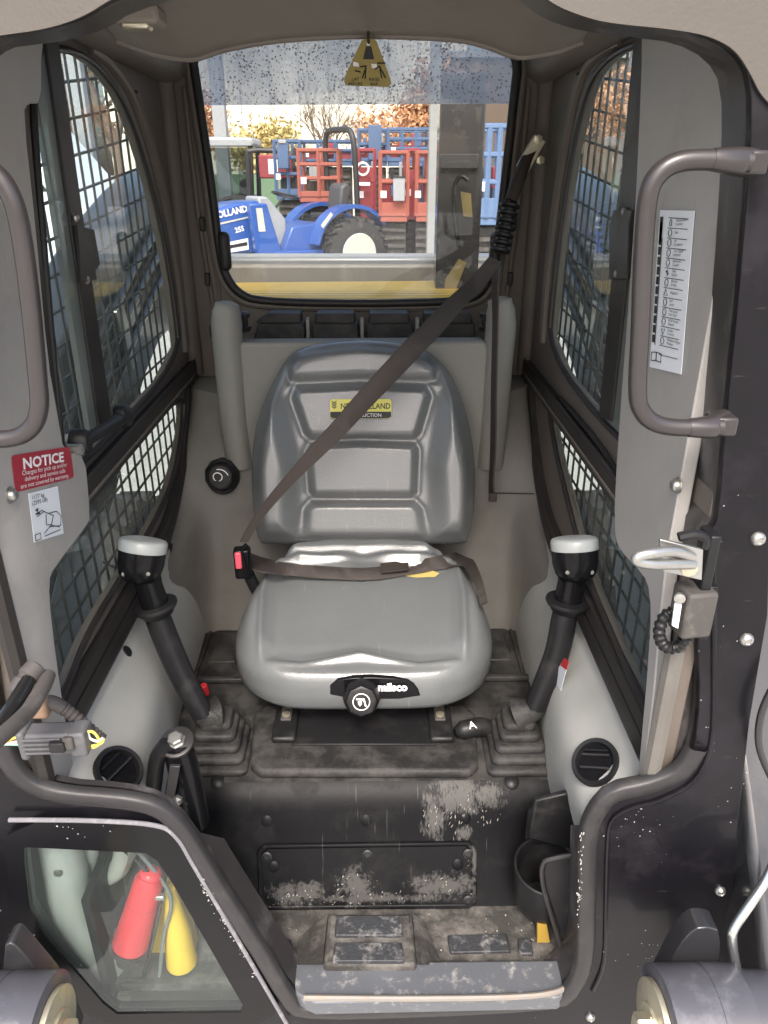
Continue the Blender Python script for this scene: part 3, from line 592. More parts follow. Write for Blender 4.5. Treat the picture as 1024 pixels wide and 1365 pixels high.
# dried mud smears: thin ragged crusts
def smear(cx, cy, w, h, n, seed, big=.003):
    rnd = random.Random(seed); m = MB()
    for _ in range(n):
        a = cx + rnd.gauss(0, w); b = cy + rnd.gauss(0, h); c = ONR(a, b, .0036)
        L = rnd.uniform(.6, 2.4)*big; W = rnd.uniform(.3, 1.0)*big; an = rnd.gauss(1.2, .5); k = rnd.randint(5, 7)
        u = V(1,0,0); v = nv
        pts = []
        for i in range(k):
            t = 2*math.pi*i/k; x_ = L*math.cos(t)*rnd.uniform(.6,1.1); y_ = W*math.sin(t)*rnd.uniform(.5,1.1)
            pts.append(c + u*(x_*math.cos(an)-y_*math.sin(an)) + v*(x_*math.sin(an)+y_*math.cos(an)))
        m.add(pts, [tuple(range(k))])
    return m
def smear_curve(cx, cy, w, h, n, seed, big=.003):
    # the same crusts laid over the rounded upper lip of the riser
    rnd = random.Random(seed); m = MB()
    pr = [(y, z) for y, z in prof[6:11]]
    for _ in range(n):
        a = cx + rnd.gauss(0, w); t = min(max(rnd.gauss(.55, h), 0.05), .95)*(len(pr)-1); i = int(t); f = t-i
        y = pr[i][0]*(1-f)+pr[i+1][0]*f; z = pr[i][1]*(1-f)+pr[i+1][1]*f
        dv = V(0, pr[i][0]-pr[i+1][0], pr[i][1]-pr[i+1][1]).normalized(); nn = V(0,-dv.z, dv.y)
        c = V((a-500)/1000*1.33+.036, y, zr(z)) + nn*.0035
        L = rnd.uniform(.6, 3)*big; W = rnd.uniform(.2,.7)*big; an = rnd.gauss(1.35,.35)
        pts = []
        for k in range(6):
            tt = 2*math.pi*k/6; x_ = L*math.cos(tt)*rnd.uniform(.6,1.1); y_ = W*math.sin(tt)*rnd.uniform(.5,1.1)
            pts.append(c + V(1,0,0)*(x_*math.cos(an)-y_*math.sin(an)) + dv*(x_*math.sin(an)+y_*math.cos(an)))
        m.add(pts, [tuple(range(6))])
    return m
for args in ((385,1195,14,6,60,1),(470,1180,14,9,70,2),(478,1200,22,4,60,3),(590,1178,12,5,45,4),(545,1195,30,5,70,5),(400,1196,30,5,60,6),(625,1150,3,8,20,7),(625,1195,5,4,25,8),(440,1205,80,4,90,9)):
    obj('dried_mud', smear(*args[:4], args[4]//6, args[5], .0012), M['scuff'], ac, kind='stuff', smooth=0)
for args in ((612,0,13,.13,170,11),(575,0,10,.10,90,12),(640,0,6,.10,70,13)):
    obj('dried_mud', smear_curve(*args[:4], args[4]//6, args[5], .0015), M['scuff'], cab, kind='stuff', smooth=0)
# foot well floor
fl = empty_part('foot_floor', cab)
obj('floor_plate', MB().box((.02,.85,zr(-1.185)), (.80,.16,.02)), M['floor'], fl)
def zpl(pts, z): return [PZ(a, b, zr(z)) for a, b in pts]
obj('heel_rest', MB().prism(zpl([(437,1218),(550,1218),(556,1286),(430,1286)], -1.143), V(0,0,-.03)), M['floor'], fl, bevel=.006)
obj('rest_flank', MB().add([*zpl([(437,1218),(430,1286)], -1.143), *zpl([(362,1286),(425,1226)], -1.1745)], [(0,1,2,3)]), M['floor'], fl)
obj('rest_flank', MB().add([*zpl([(550,1218),(556,1286)], -1.143), *zpl([(590,1286),(565,1226)], -1.1745)], [(0,1,2,3)]), M['floor'], fl)
for q in ([(448,1220),(535,1220),(537,1247),(446,1247)], [(446,1256),(536,1256),(540,1281),(443,1281)], [(596,1246),(676,1244),(682,1268),(600,1270)], [(364,1252),(388,1250),(388,1272),(364,1276)], [(690,1250),(708,1250),(712,1272),(692,1272)]):
    zz = -1.137 if 430 < q[0][0] < 560 else -1.170
    obj('tread_pad', MB().prism(zpl(q, zz), V(0,0,-.012)), M['pad'], fl, bevel=.0035, seg=3)
rnd = random.Random(5); m = MB()
for _ in range(60):
    a = rnd.uniform(362,725); b = rnd.uniform(1218,1284); c = PZ(a, b, zr(-1.1735)); r = rnd.uniform(.0004,.0012)
    m.add([c+V(-r,-r*.7,0), c+V(r,-r,0), c+V(r*.8,r,r), c+V(-r,r*.8,r*.8)], [(0,1,2,3)])
obj('floor_grit', m, M['scuff'], fl, kind='stuff', smooth=0)
# door sill plate
sl = [(384,1284),(770,1279),(768,1312),(745,1330),(420,1337),(395,1325)]
obj('door_sill', MB().prism(zpl(sl, -1.158), V(0,0,-.03)), M['sill'], cab, bevel=.003)
obj('sill_lip', MB().tube(spline(zpl([(405,1330),(560,1331),(700,1328),(752,1318),(768,1300)], -1.153), 6), .0045, 8), mat('worn_lip', (.22,.205,.185), .5, metal=.3, dirt=(.35,.2,.1), dirt_amt=.7, dirt_scale=50), cab)
# ---- front plate round the doorway
YF = .742
openp = [(-60,160),(-55,70),(-30,50),(0,46),(60,38),(110,22),(150,-4),(240,-30),(700,-28),(740,6),(800,26),(870,34),(935,42),(980,66),(1002,105),(1001,200),(985,400),(968,560),(958,690),(948,705),(938,720),(934,790),(930,850),(934,930),(926,1000),(905,1034),(866,1046),(815,1056),(788,1085),(776,1125),(772,1210),(770,1285),(755,1318),(725,1332),(560,1340),(420,1342),(392,1325),(355,1270),(300,1185),(250,1105),(215,1070),(165,1058),(80,1052),(38,1036),(14,1005),(2,960),(-20,800),(-50,500)]
op = chaikin([PY(a, b, YF) for a, b in openp], 1)
glp = [(36,1122),(196,1130),(212,1140),(232,1170),(325,1332),(322,1342),(158,1344),(140,1330),(62,1240),(44,1205),(36,1140)]
gh = [PY(a, b, YF) for a, b in glp]
outl = [(-160,-130),(1080,-130),(1040,300),(1024,820),(1000,960),(984,1100),(975,1230),(935,1300),(900,1420),(-40,1420),(-60,1100),(-110,600)]
fp = empty_part('door_frame', cab)
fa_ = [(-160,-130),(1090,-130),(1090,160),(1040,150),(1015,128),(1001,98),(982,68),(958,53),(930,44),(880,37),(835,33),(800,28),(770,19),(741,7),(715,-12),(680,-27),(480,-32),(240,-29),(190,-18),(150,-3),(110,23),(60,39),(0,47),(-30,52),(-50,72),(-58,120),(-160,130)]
obj('glare_pale_fascia', MB().prism(chaikin([PY(a, b, YF-.004) for a, b in fa_], 2), V(0,.003,0)), M['glare_fascia'], fp)  # added moulding over the plate's top; its pale colour stands in for glare
obj('front_plate', MB().prism([PY(a, b, YF) for a, b in outl], V(0,.012,0), [op, gh]), M['front'], fp, bevel=.004, seg=3)
obj('door_reveal', MB().grid([[p+V(0,.003,0) for p in op], [p+V(0,.062 if p.z > zr(-.54) else (.020 if p.z > zr(-.86) else .062),0) for p in op]], True), M['reveal'], fp)
# raised rubber lip along the lower half of the doorway
i0 = [(930,1000),(908,1032),(866,1050),(818,1062),(793,1090),(783,1130),(781,1210),(778,1285),(762,1322),(730,1340),(560,1350),(415,1352),(385,1335),(346,1272),(292,1190),(243,1112),(210,1082),(160,1070),(78,1062),(32,1044),(6,1008),(-6,960)]
lip = spline([PY(a, b, YF-.010) for a, b in i0], 3)
rows = []
for i, p in enumerate(lip):
    t = (lip[min(i+1,len(lip)-1)]-lip[max(i-1,0)]).normalized(); o = V(-t.z,0,t.x)   # outward in the plate's plane
    if (p+o*.01-V(.05,YF,zr(-.9))).length < (p-V(.05,YF,zr(-.9))).length and False: o = -o
    rows.append([p-o*.011+V(0,.012,0), p-o*.010+V(0,.001,0), p-o*.006-V(0,.002,0), p+o*.010-V(0,.001,0), p+o*.016+V(0,.004,0), p+o*.017+V(0,.011,0)])
obj('door_seal', MB().grid(rows), M['seal'], fp, smooth=50)
# pressed step beside the seal, right
st = spline([PY(a, b, YF-.001) for a, b in [(950,700),(952,900),(948,990),(925,1040),(880,1066),(838,1078),(815,1095),(810,1130),(808,1200),(805,1280),(790,1320)]], 4)
obj('pressed_step', MB().tube(st, .0035, 8), M['front'], fp)
for a, b, r in ((1010,718,.0085),(995,852,.0085),(960,1187,.0075),(787,1355,.0075)):
    p = PY(a, b, YF); obj('dome_bolt', MB().lathe(p, (0,-1,0), [(0,r),(.002,r),(.005,r*.8),(.0065,r*.5),(.005,r*.4),(.005,.001)], 18), M['zinc'], fp)
for s in (-1, 1):   # worn jamb plates between the side panels and the front plate
    obj('door_jamb', MB().box((.447*s, .772, zr(-.69)), (.084,.005,.37)), M['reveal'], fp, bevel=.001)
# corner glass with black border
cgp = empty_part('corner_window', cab)
go = [(10,1090),(200,1098),(232,1112),(262,1160),(330,1275),(385,1372),(150,1385),(20,1260),(8,1180)]
obj('glass_border', MB().prism(chaikin([PY(a, b, YF-.009) for a, b in go], 1), V(0,.004,0), [[p-V(0,.009,0) for p in gh]]), M['gloss'], cgp)
obj('pane', MB().prism([p-V(0,.007,0) for p in gh], V(0,.005,0)), M['glass_corner'], cgp, smooth=0)
eg = spline([PY(a, b, YF-.010) for a, b in [(12,1093),(120,1094),(205,1100),(235,1116),(262,1160),(330,1275),(384,1368)]], 5)
obj('glass_edge_bead', MB().tube(eg, .0032, 8), mat('dull_edge', (.16,.155,.17), .4, dirt=(.4,.4,.38), dirt_amt=.6, dirt_scale=60), cgp)
text('glass_marking', 'TEMPERED\nSAFETY GLASS', .0058, PY(160,1325,YF-.0105), (1,0,0), (0,0,1), M['ink'], cgp)
obj('glass_marking', MB().tube([PY(177+17*math.cos(t), 1313+4*math.sin(t), YF-.0105) for t in np.linspace(0,2*math.pi,25)], .0005, 4), M['ink'], cgp)
# chipped paint and mud flecks on the frame edge
def flecks(path, n, spread, seed, rr=(.0006,.0022)):
    rnd = random.Random(seed); m = MB()
    for _ in range(n):
        i = rnd.randrange(len(path)-1); f = rnd.random(); a = path[i][0]*(1-f)+path[i+1][0]*f+rnd.gauss(0,spread); b = path[i][1]*(1-f)+path[i+1][1]*f+rnd.gauss(0,spread)
        c = PY(a, b, YF-.0112); r = rnd.uniform(*rr); k = 6
        m.add([c+V(r*math.cos(2*math.pi*j/k)*rnd.uniform(.6,1.2),0,r*math.sin(2*math.pi*j/k)*rnd.uniform(.6,1.3)) for j in range(k)], [tuple(range(k))])
    return m
flk = mat('mud_fleck', (.36,.35,.33), .7)
obj('mud_flecks', flecks([(262,1165),(300,1230),(345,1305)], 60, 2.4, 1, (.0004,.0018)), flk, fp, kind='stuff', smooth=0)
def flecks2(boxes, n, seed, rr, y):
    rnd = random.Random(seed); m = MB()
    for _ in range(n):
        x0, y0, x1, y1 = rnd.choice(boxes); c = PY(rnd.uniform(x0,x1), rnd.uniform(y0,y1), y); r = rnd.uniform(*rr)
        m.add([c+V(r*math.cos(2*math.pi*j/6)*rnd.uniform(.6,1.1),0,r*math.sin(2*math.pi*j/6)*rnd.uniform(.6,1.3)) for j in range(6)], [tuple(range(6))])
    return m
obj('mud_flecks', flecks2([(820,1075,910,1150),(830,1075,880,1130),(840,1230,880,1290),(940,960,1000,1080)], 46, 2, (.0004,.0012), YF-.001), flk, fp, kind='stuff', smooth=0)
obj('mud_flecks', flecks2([(10,1240,70,1290),(20,1250,110,1320),(60,1100,150,1120)], 24, 3, (.0005,.0014), YF-.0112), flk, fp, kind='stuff', smooth=0)
rnd = random.Random(9); m = MB()
for _ in range(45):
    b = rnd.choice([rnd.gauss(1180,14), rnd.gauss(1130,10), rnd.gauss(1200,8), rnd.uniform(1110,1240)]); c = PY(775+rnd.gauss(0,1.6)-(b-1130)*.04, b, YF-.0135); r = rnd.uniform(.0005,.0018)
    m.add([c+V(r*.6*math.cos(2*math.pi*j/6),0,r*1.6*math.sin(2*math.pi*j/6)*rnd.uniform(.6,1.2)) for j in range(6)], [tuple(range(6))])
obj('mud_flecks', m, flk, fp, kind='stuff', smooth=0)
# ---- grab handles
for s in (-1, 1):
    if s > 0: pts = [(1000,216),(945,213),(905,216),(878,232),(864,262),(858,330),(854,430),(850,520),(856,548),(874,564),(905,570),(962,569)]
    else: pts = [(-80,212),(-45,212),(-15,225),(8,248),(24,290),(38,380),(50,500),(52,545),(40,572),(10,585),(-60,584)]
    h = empty_part('grab_handle', cab)
    c = spline([PY(a, b, .725) for a, b in pts], 5)
    obj('handle_bar', MB().tube(c, .0090, 16), M['tubeg'], h, smooth=80)
    for q, r in ((c[0], c[4]), (c[-1], c[-4])):
        d = (r-q).normalized(); obj('handle_foot', MB().tube([q-d*.01+V(0,.02,0), q+d*.012, q+d*.034], [.0125,.0120,.0095], 14), M['tubeg'], h)
        obj('foot_bracket', MB().box(q-d*.004+V(0,.012,0), (.024,.03,.020)), M['tubeg'], h, bevel=.003)
# ---- decals
xr = .41-.0225
def dec(parent, pts, x, m, th=.0006):
    s = 1 if x > 0 else -1
    return obj('decal_sheet', MB().prism([PX(a, b, x) for a, b in pts], V(.0006*s,0,0)), m, parent, smooth=0)
cdl = empty_part('control_decal', cab)
dpts = [(880,280),(926,281),(908,499),(866,489)]
dec(cdl, dpts, xr, M['decal'])
# local frame of the decal on the right panel: u runs towards the viewer's right (towards the door), v up
A, B, C_, Dd = [PX(a, b, xr-.0008) for a, b in dpts]
uu = ((B-A).normalized()+(C_-Dd).normalized()).normalized(); vv = V(0,0,1)
def dl(fx, fy): # fraction across / down
    return (A*(1-fx)+B*fx)*(1-fy) + (Dd*(1-fx)+C_*fx)*fy
items = ['Temperature\nControl','Fan','Air\nCondition','Turn Signal\nIndicator','Hydraulic\nCoupler','Two\nSpeed','Beacon\nStrobe','Hazard','Self\nLevel','Fuel Level\nLow Fuel','AUX Front\nElectric','Loader\nControl','Window Wiper\nWasher']
up = (A-Dd).normalized()
for i in range(16):
    fy = .045 + i*.0615
    if i < 15:
        a, b = dl(.28,fy), dl(.86,fy+.004); obj('decal_rule', MB().add([a+up*.0004, b+up*.0004, b-up*.0004, a-up*.0004], [(0,1,2,3)]), M['ink'], cdl, smooth=0)
    if i < 13:
        text('decal_lettering', items[i], .0044 if '\n' in items[i] else .0050, dl(.50,fy+(.024 if '\n' in items[i] else .036)), uu, up, M['ink'], cdl, sx=1.5)
        cx, cy = dl(.36,fy+.030), 0; w = (dl(.43,.5)-dl(.36,.5)).length
        shp = {0:[(0,1),(.5,.4),(.5,-.8),(-.5,-.8),(-.5,.4)],7:[(0,1),(1,-.8),(-1,-.8)],11:[(-1,.6),(1,.6),(0,-1)],5:[(-1,.3),(.4,1),(.1,.1),(1,-.1),(-.2,-1),(0,-.2)]}.get(i)
        if not shp: shp = [(math.cos(2*math.pi*k/8),math.sin(2*math.pi*k/8)) for k in range(8)]
        pts = [cx + uu*(x_*w*.8) + up*(y_*.0042) for x_, y_ in shp]
        if i == 5: obj('decal_symbol', MB().add(pts, [tuple(range(len(pts)))]), M['ink'], cdl, smooth=0)
        else: obj('decal_symbol', MB().tube(pts, .0004, 4, closed=True), M['ink'], cdl, smooth=0)
for i in range(26):   # black and white chequered edge strip
    a = dl(.02+ (0 if i < 4 else 0), .04+i*.031); b = dl(.11, .04+i*.031); hh = up*.0045 if i % 2 == 0 else up*.0045
    if i % 2 == 0 or i < 4:
        obj('decal_band', MB().add([a, b, b-up*(.0095 if i>=4 else .0125), a-up*(.0095 if i>=4 else .0125)], [(0,1,2,3)]), M['ink'], cdl, smooth=0)
a, b = dl(.115,.17), dl(.135,.17); a2, b2 = dl(.115,.85), dl(.135,.85)
obj('decal_band', MB().add([a, b, b2, a2], [(0,1,2,3)]), M['ink'], cdl, smooth=0)
bk = [dl(.04,.90), dl(.2,.895), dl(.36,.90), dl(.36,.955), dl(.2,.95), dl(.04,.955)]
obj('decal_symbol', MB().tube(bk, .0006, 4, closed=True), M['ink'], cdl, smooth=0)
obj('decal_symbol', MB().tube([bk[1], bk[4]], .0006, 4), M['ink'], cdl, smooth=0)
xl = -.41+.0225
nd = empty_part('notice_decal', cab)
def sheet(parent, pts, m, x=xl, off=0): return obj('decal_sheet', MB().prism(chaikin([PX(a, b, x+off) for a, b in pts], 1) if len(pts) > 4 else [PX(a, b, x+off) for a, b in pts], V(-.0006,0,0)), m, parent, smooth=0)
sheet(nd, [(16,612),(17,608),(20,606.5),(88,596),(92,596),(94,600),(98.5,632),(98,636),(94,638),(27,655),(23,655),(21,652)], M['redd'])
a, b, c = PX(17,608,xl+.0006), PX(92,597,xl+.0006), PX(23,654,xl+.0006); un = (b-a).normalized(); vn = (a-c).normalized(); W = (b-a).length; H = (a-c).length
text('decal_lettering', 'NOTICE', H*.44, a+un*W*.5-vn*H*.42, un, vn, M['inkw'], nd, align='CENTER', sx=1.8, bold=.0006)
text('decal_lettering', 'Charges for pick up and/or\ndelivery and service calls\nare not covered by warranty.', H*.195, a+un*W*.51-vn*H*.60, un, vn, M['inkw'], nd, align='CENTER', sx=1.5, bold=0)
wd = empty_part('load_decal', cab)
sheet(wd, [(38,658),(77,648),(85,711),(46,723)], M['decal'])
def W_(fx, fy):
    q = [PX(a, b, xl+.0008) for a, b in [(38,658),(77,648),(85,711),(46,723)]]
    return (q[0]*(1-fx)+q[1]*fx)*(1-fy)+(q[3]*(1-fx)+q[2]*fx)*fy
un = (W_(1,0)-W_(0,0)).normalized(); vn = (W_(0,0)-W_(0,1)).normalized(); H = (W_(0,0)-W_(0,1)).length
text('decal_lettering', '1177 kg\n(2595 LB)', H*.12, W_(.08,.14), un, vn, M['ink'], wd, sx=1.5)
dm = MB()
for pl in ([(.15,.44),(.35,.40),(.55,.50),(.85,.50)], [(.18,.50),(.42,.44),(.7,.56)], [(.85,.50),(.98,.62),(.93,.82),(.55,.78)], [(.48,.50),(.44,.72),(.62,.74),(.72,.56)], [(.35,.88),(.60,.75),(.88,.84)], [(.35,.94),(.9,.90)], [(.05,.86),(.22,.85),(.22,.97),(.05,.98),(.05,.86)]):
    dm.tube([W_(*q) for q in pl], .0005, 4)
dm.add([W_(.12,.46), W_(.27,.42), W_(.30,.46)], [(0,1,2)]); dm.add([W_(.14,.36), W_(.26,.33), W_(.22,.41)], [(0,1,2)])
obj('decal_drawing', dm, M['ink'], wd, smooth=0)
# warning sticker on the right console side
ws = empty_part('warning_sticker', cab)
sp = [PX(a, b, .353) for a, b in [(752,878),(758,882),(746,925),(735,906)]]
obj('sticker_sheet', MB().prism(sp, V(.001,0,0)), M['decal'], ws, smooth=0)
obj('sticker_band', MB().prism([PX(a, b, .352) for a, b in [(752,877),(758,882),(755,893),(747,887)]], V(.001,0,0)), M['red'], ws, smooth=0)
# ---- door latch striker and switch box on the right edge
ls = empty_part('door_striker', cab)
q = [PY(a, b, .70) for a, b in [(880,719),(938,733),(936,774),(884,762)]]
obj('striker_plate', MB().prism(q, V(.0,.005,0)), M['zinc'], ls, bevel=.001)
obj('striker_loop', MB().tube(spline([PY(a, b, yy) for a, b, yy in [(922,742,.698),(900,735,.685),(872,737,.675),(852,741,.672),(850,748,.672),(870,752,.675),(900,752,.685),(924,752,.698)]], 5), .0058, 12), M['zinc'], ls)
obj('striker_bolt', MB().lathe(PY(918,757,.70), (0,-1,0), [(0,.009),(.004,.009),(.005,.006),(.0052,.001)], 8), M['brass'], ls)
obj('striker_hook', MB().tube(spline([PY(a, b, .705) for a, b in [(905,716),(925,712),(940,718),(938,730)]], 4), .0055, 8), M['black'], ls)
obj('striker_backplate', MB().box(PY(940,748,.722), (.012,.03,.075)), M['black'], ls, bevel=.002)
sb = empty_part('door_switch', cab)
obj('switch_body', MB().box(PY(923,812,.715), (.036,.035,.058), rz=.15), M['dhose'], sb, bevel=.004)
obj('switch_plate', MB().box(PY(940,812,.728), (.010,.02,.07)), M['black'], sb, bevel=.001)
obj('switch_label', MB().prism([PY(a, b, .694) for a, b in [(900,804),(909,806),(904,838),(896,834)]], V(0,.002,0)), M['decal'], sb)
obj('switch_screw', MB().lathe(PY(906,796,.695), (-.3,-1,0), [(0,.006),(.004,.006),(.005,.002)], 12), M['zinc'], sb)
hp = spline([PY(a, b, .71) for a, b in [(898,815),(886,822),(879,840),(882,856),(892,864),(905,861),(914,850),(918,842)]], 9)
obj('corrugated_hose', MB().tube(hp, [(.0072 if (i//2) % 2 else .0056) for i in range(len(hp))], 12), M['black'], sb, smooth=20)
# ---- lower right: cup holder and storage pocket
ch = empty_part('cup_holder', cab)
cpos = PY(728,1150,.86)
obj('cup_ring', MB().lathe(cpos-V(0,0,.045), (0,-.12,1), [(-.055,.034),(-.03,.042),(.045,.048),(.047,.050),(.045,.052),(-.03,.046),(-.06,.036)], 32), M['black'], ch)
obj('cup_bracket', MB().box(cpos+V(.02,.05,.03), (.09,.02,.08)), M['black'], ch, bevel=.01)
po = empty_part('storage_pocket', cab)
pp = [PY(a, b, .80) for a, b in [(728,1146),(790,1135),(790,1285),(756,1282),(742,1230),(722,1170)]]
obj('pocket_front', MB().prism(chaikin(pp, 1), V(0,.008,0)), M['black'], po, bevel=.003)
obj('pocket_rim', MB().tube(spline([PY(a, b, .797) for a, b in [(788,1136),(740,1144),(724,1152),(724,1180),(738,1230),(754,1280)]], 5), .0035, 8), M['steelg'] if 0 else M['seal'], po)
obj('yellow_bracket', MB().prism([PY(a, b, .83) for a, b in [(717,1205),(728,1225),(738,1280),(716,1280)]], V(0,.01,0)), mat('ochre_paint', (.36,.23,.04), .5, dirt=(.15,.11,.05), dirt_amt=.5), cab, bevel=.002)
obj('upper_pocket', MB().prism([PY(a, b, .87) for a, b in [(713,1068),(756,1058),(790,1090),(790,1140),(705,1118)]], V(0,.01,0)), M['black'], cab, bevel=.003)
# inner wall to close the foot well at both sides
for s in (-1, 1):
    obj('footwell_side', MB().box((.385*s, .87, zr(-1.08)), (.012,.24,.24)), M['black'] , cab)
# ---- deck lever with A mark, right; lock post, left
dv = empty_part('lock_lever', cab)
a, b = PZ(607,975,zr(-.945)), PZ(650,966,zr(-.945))
obj('lever_grip', MB().tube([a, a.lerp(b,.2), a.lerp(b,.8), b+V(.01,0,-.01), b+V(.02,.01,-.03)], [.008,.0165,.017,.015,.012], 16), M['black'], dv, smooth=70)
text('lever_mark', 'A', .022, PZ(626,972,zr(-.925)), (1,.2,0), (0,1,.3), M['inkw'], dv)
lk = empty_part('restraint_post', cab)
pb = PY(236, 990, .86)
obj('post_body', MB().tube([pb, pb-V(-.004,0,.05), pb-V(-.010,.01,.15)], [.021,.023,.025], 16), M['gloss'], lk, smooth=70)
obj('post_washer', MB().lathe(pb, (-.05,-.35,1), [(-.002,.025),(.003,.025),(.004,.023),(.004,.001)], 28), M['seal'], lk)
obj('post_bolt', MB().lathe(pb+V(0,-.001,.004), (-.05,-.35,1), [(0,.0135),(.002,.0135),(.0021,.0115),(.010,.0115),(.012,.009),(.0121,.001)], 6), M['zinc'], lk, smooth=20)
obj('post_strap', MB().prism([PY(a, b, .825) for a, b in [(226,1022),(240,1022),(232,1066),(220,1066)]], V(0,.006,0)), M['seal'], lk, bevel=.001)
obj('post_bolt', MB().lathe(PY(237,1066,.82), (0,-1,.3), [(0,.008),(.006,.007),(.008,.002)], 6), M['zinc'], lk, smooth=20)
obj('post_cover', MB().tube(spline([PY(a, b, .85) for a, b in [(222,992),(210,1010),(206,1040),(203,1062)]], 3), .012, 10), M['black'], lk)
sp_ = [PY(251+4.5*math.cos(t), 1062+t*.9, .84) + V(0,.007*math.sin(t),0) for t in np.linspace(0, 22, 90)]
obj('spring', MB().tube(sp_, .0014, 5), M['hose'], lk)
for a, b in ((272,917),(728,937)):
    obj('red_stop', MB().lathe(PZ(a, b, zr(-.95)), (0,-.3,1), [(-.02,.008),(0,.009),(.008,.007),(.010,.001)], 16), M['red'], cab)
# ---- behind the corner glass: ducts, red tube, yellow bracket
dt = empty_part('air_duct', cab)
path = spline([PY(a, b, .80) for a, b in [(75,1100),(88,1160),(100,1210),(128,1260),(140,1330)]], 5)
obj('duct_tube', MB().tube(path, [.028+.016*(i/len(path)) for i in range(len(path))], 20), M['console'], dt, smooth=70)
path = spline([PY(a, b, .83) for a, b in [(118,1120),(120,1150),(135,1168),(160,1155),(168,1120)]], 5)
obj('duct_collar', MB().tube(path, .016, 14), M['console'], dt, smooth=70)
for a, b in ((78,1162),(125,1294)):
    obj('duct_screw', MB().lathe(PY(a, b, .772), (0,-1,0), [(0,.007),(.004,.006),(.005,.001)], 14), M['zinc'], dt)
obj('footwell_wall', MB().prism([PY(a, b, .86) for a, b in [(20,1085),(250,1090),(380,1340),(20,1345)]], V(0,.01,0)), M['deck'], cab)
# ================================================================ OPERATOR SEAT
def polydist(P, poly):
    # signed distance (positive inside) of 2-D points to a polygon
    P = np.asarray(P, float); poly = np.asarray(poly, float); n = len(poly); best = np.full(len(P), 1e9); ins = np.zeros(len(P), bool)
    for i in range(n):
        a, b = poly[i], poly[(i+1) % n]; ab = b-a; t = np.clip(((P-a)@ab)/max(ab@ab, 1e-12), 0, 1)
        best = np.minimum(best, np.linalg.norm(P-(a+t[:, None]*ab), axis=1))
        c = ((a[1] > P[:, 1]) != (b[1] > P[:, 1])) & (P[:, 0] < (b[0]-a[0])*(P[:, 1]-a[1])/((b[1]-a[1]) if abs(b[1]-a[1]) > 1e-12 else 1e-12)+a[0]); ins ^= c
    return np.where(ins, best, -best)
def sm(x, a, b):
    t = np.clip((x-a)/(b-a), 0, 1); return t*t*(3-2*t)
def pad_mesh(outline, centre, R, T, hfun, to3, rings=90, inset=.93):
    o = np.array(outline, float); c = np.array(centre, float); n = len(o)
    ts = 1-(1-np.linspace(0.02, 1, rings))**1.35
    P = np.concatenate([c+(o-c)*t for t in ts]); e = np.maximum(polydist(P, o), 0)
    e[-n:] = 0
    rd = R*(np.sqrt(np.clip(1-(1-np.clip(e/R, 0, 1))**2, 0, 1))-1)
    h = hfun(P) * sm(e, 0, R*.8) + rd
    vs = [to3(p[0], p[1], hh) for p, hh in zip(P, h)]
    m = len(ts)
    fs = [(i*n+j, i*n+(j+1) % n, (i+1)*n+(j+1) % n, (i+1)*n+j) for i in range(m-1) for j in range(n)]
    vs.append(to3(c[0], c[1], float(hfun(np.array([c]))[0]))); k = len(vs)-1
    fs += [(k, (j+1) % n, j) for j in range(n)]
    # sides and back
    last = (m-1)*n; prev = last
    for d, sc in ((T*.3, 1.0), (T*.7, .995), (T*.93, inset+.03), (T, inset)):
        st = len(vs); vs += [to3(*(c+(p-c)*sc), -R-d) for p in o]
        fs += [(prev+j, prev+(j+1) % n, st+(j+1) % n, st+j) for j in range(n)]; prev = st
    fs.append(tuple(prev+j for j in range(n)))
    b = MB(); b.add(vs, fs); return b
seat = thing('operator_seat', 'worn grey vinyl operator seat with moulded backrest and cushion, in the middle of the cab', 'seat', (0, 1.25, zr(-.96)))
Bp = V(.01, 1.42, zr(-.745)); s19 = math.radians(19)
bv = V(0, math.sin(s19), math.cos(s19)); bnn = V(0, -math.cos(s19), math.sin(s19)); bu = V(1, 0, 0)
def bl(px, py):
    q = ON(px, py, Bp, bnn)-Bp; return (q.x, q.dot(bv))
out = [(345,728),(338,712),(333,670),(332,620),(337,570),(350,530),(368,494),(380,476),(396,463),(430,454),(480,450),(530,453),(566,463),(585,476),(604,498),(622,540),(633,590),(637,640),(634,690),(628,718),(618,728),(560,730),(480,730),(400,730)]
def dens(p, n):
    p = [Vector((a, b, 0)) for a, b in p]; p = spline(p+[p[0]], n)[:-1]; return [(q.x, q.y) for q in p]
outl_ = [bl(a, b) for a, b in dens(out, 9)]
panels = [[bl(a, b) for a, b in q] for q in (
  [(384,484),(400,470),(480,462),(564,470),(584,486),(578,503),(480,500),(388,504)],
  [(397,518),(480,514),(566,517),(572,528),(558,576),(552,582),(414,582),(408,576),(392,530)],
  [(416,594),(480,590),(551,593),(555,600),(553,655),(547,660),(420,660),(415,654),(411,602)],
  [(416,671),(552,671),(560,680),(568,716),(405,716),(408,680)])]
bols = [[bl(a, b) for a, b in q] for q in ([(372,502),(388,560),(402,620),(400,722),(330,722),(325,620),(345,530)], [(592,500),(578,560),(568,620),(574,722),(645,722),(642,620),(616,520)])]
def hb(P):
    h = np.zeros(len(P))
    for q in panels:
        d = polydist(P, q); h += .0095*sm(d, -.006, .012) - .004*np.exp(-((d+.008)/.006)**2)
    for q in bols:
        d = polydist(P, q); h += .027*sm(d, -.008, .05)
    h += .012*sm(P[:, 1], .40, .47) - .004*np.cos(P[:, 0]*8)
    return h
back = pad_mesh(outl_, bl(484, 600), .044, .045, hb, lambda x, y, h: Bp+bu*x+bv*y+bnn*h, inset=.94)
obj('backrest', back, M['vinyl'], seat, smooth=80)
# piping round the backrest
ring = [Bp+bu*(x*.985)+bv*(y*.992+.001)+bnn*(-.012) for x, y in outl_]
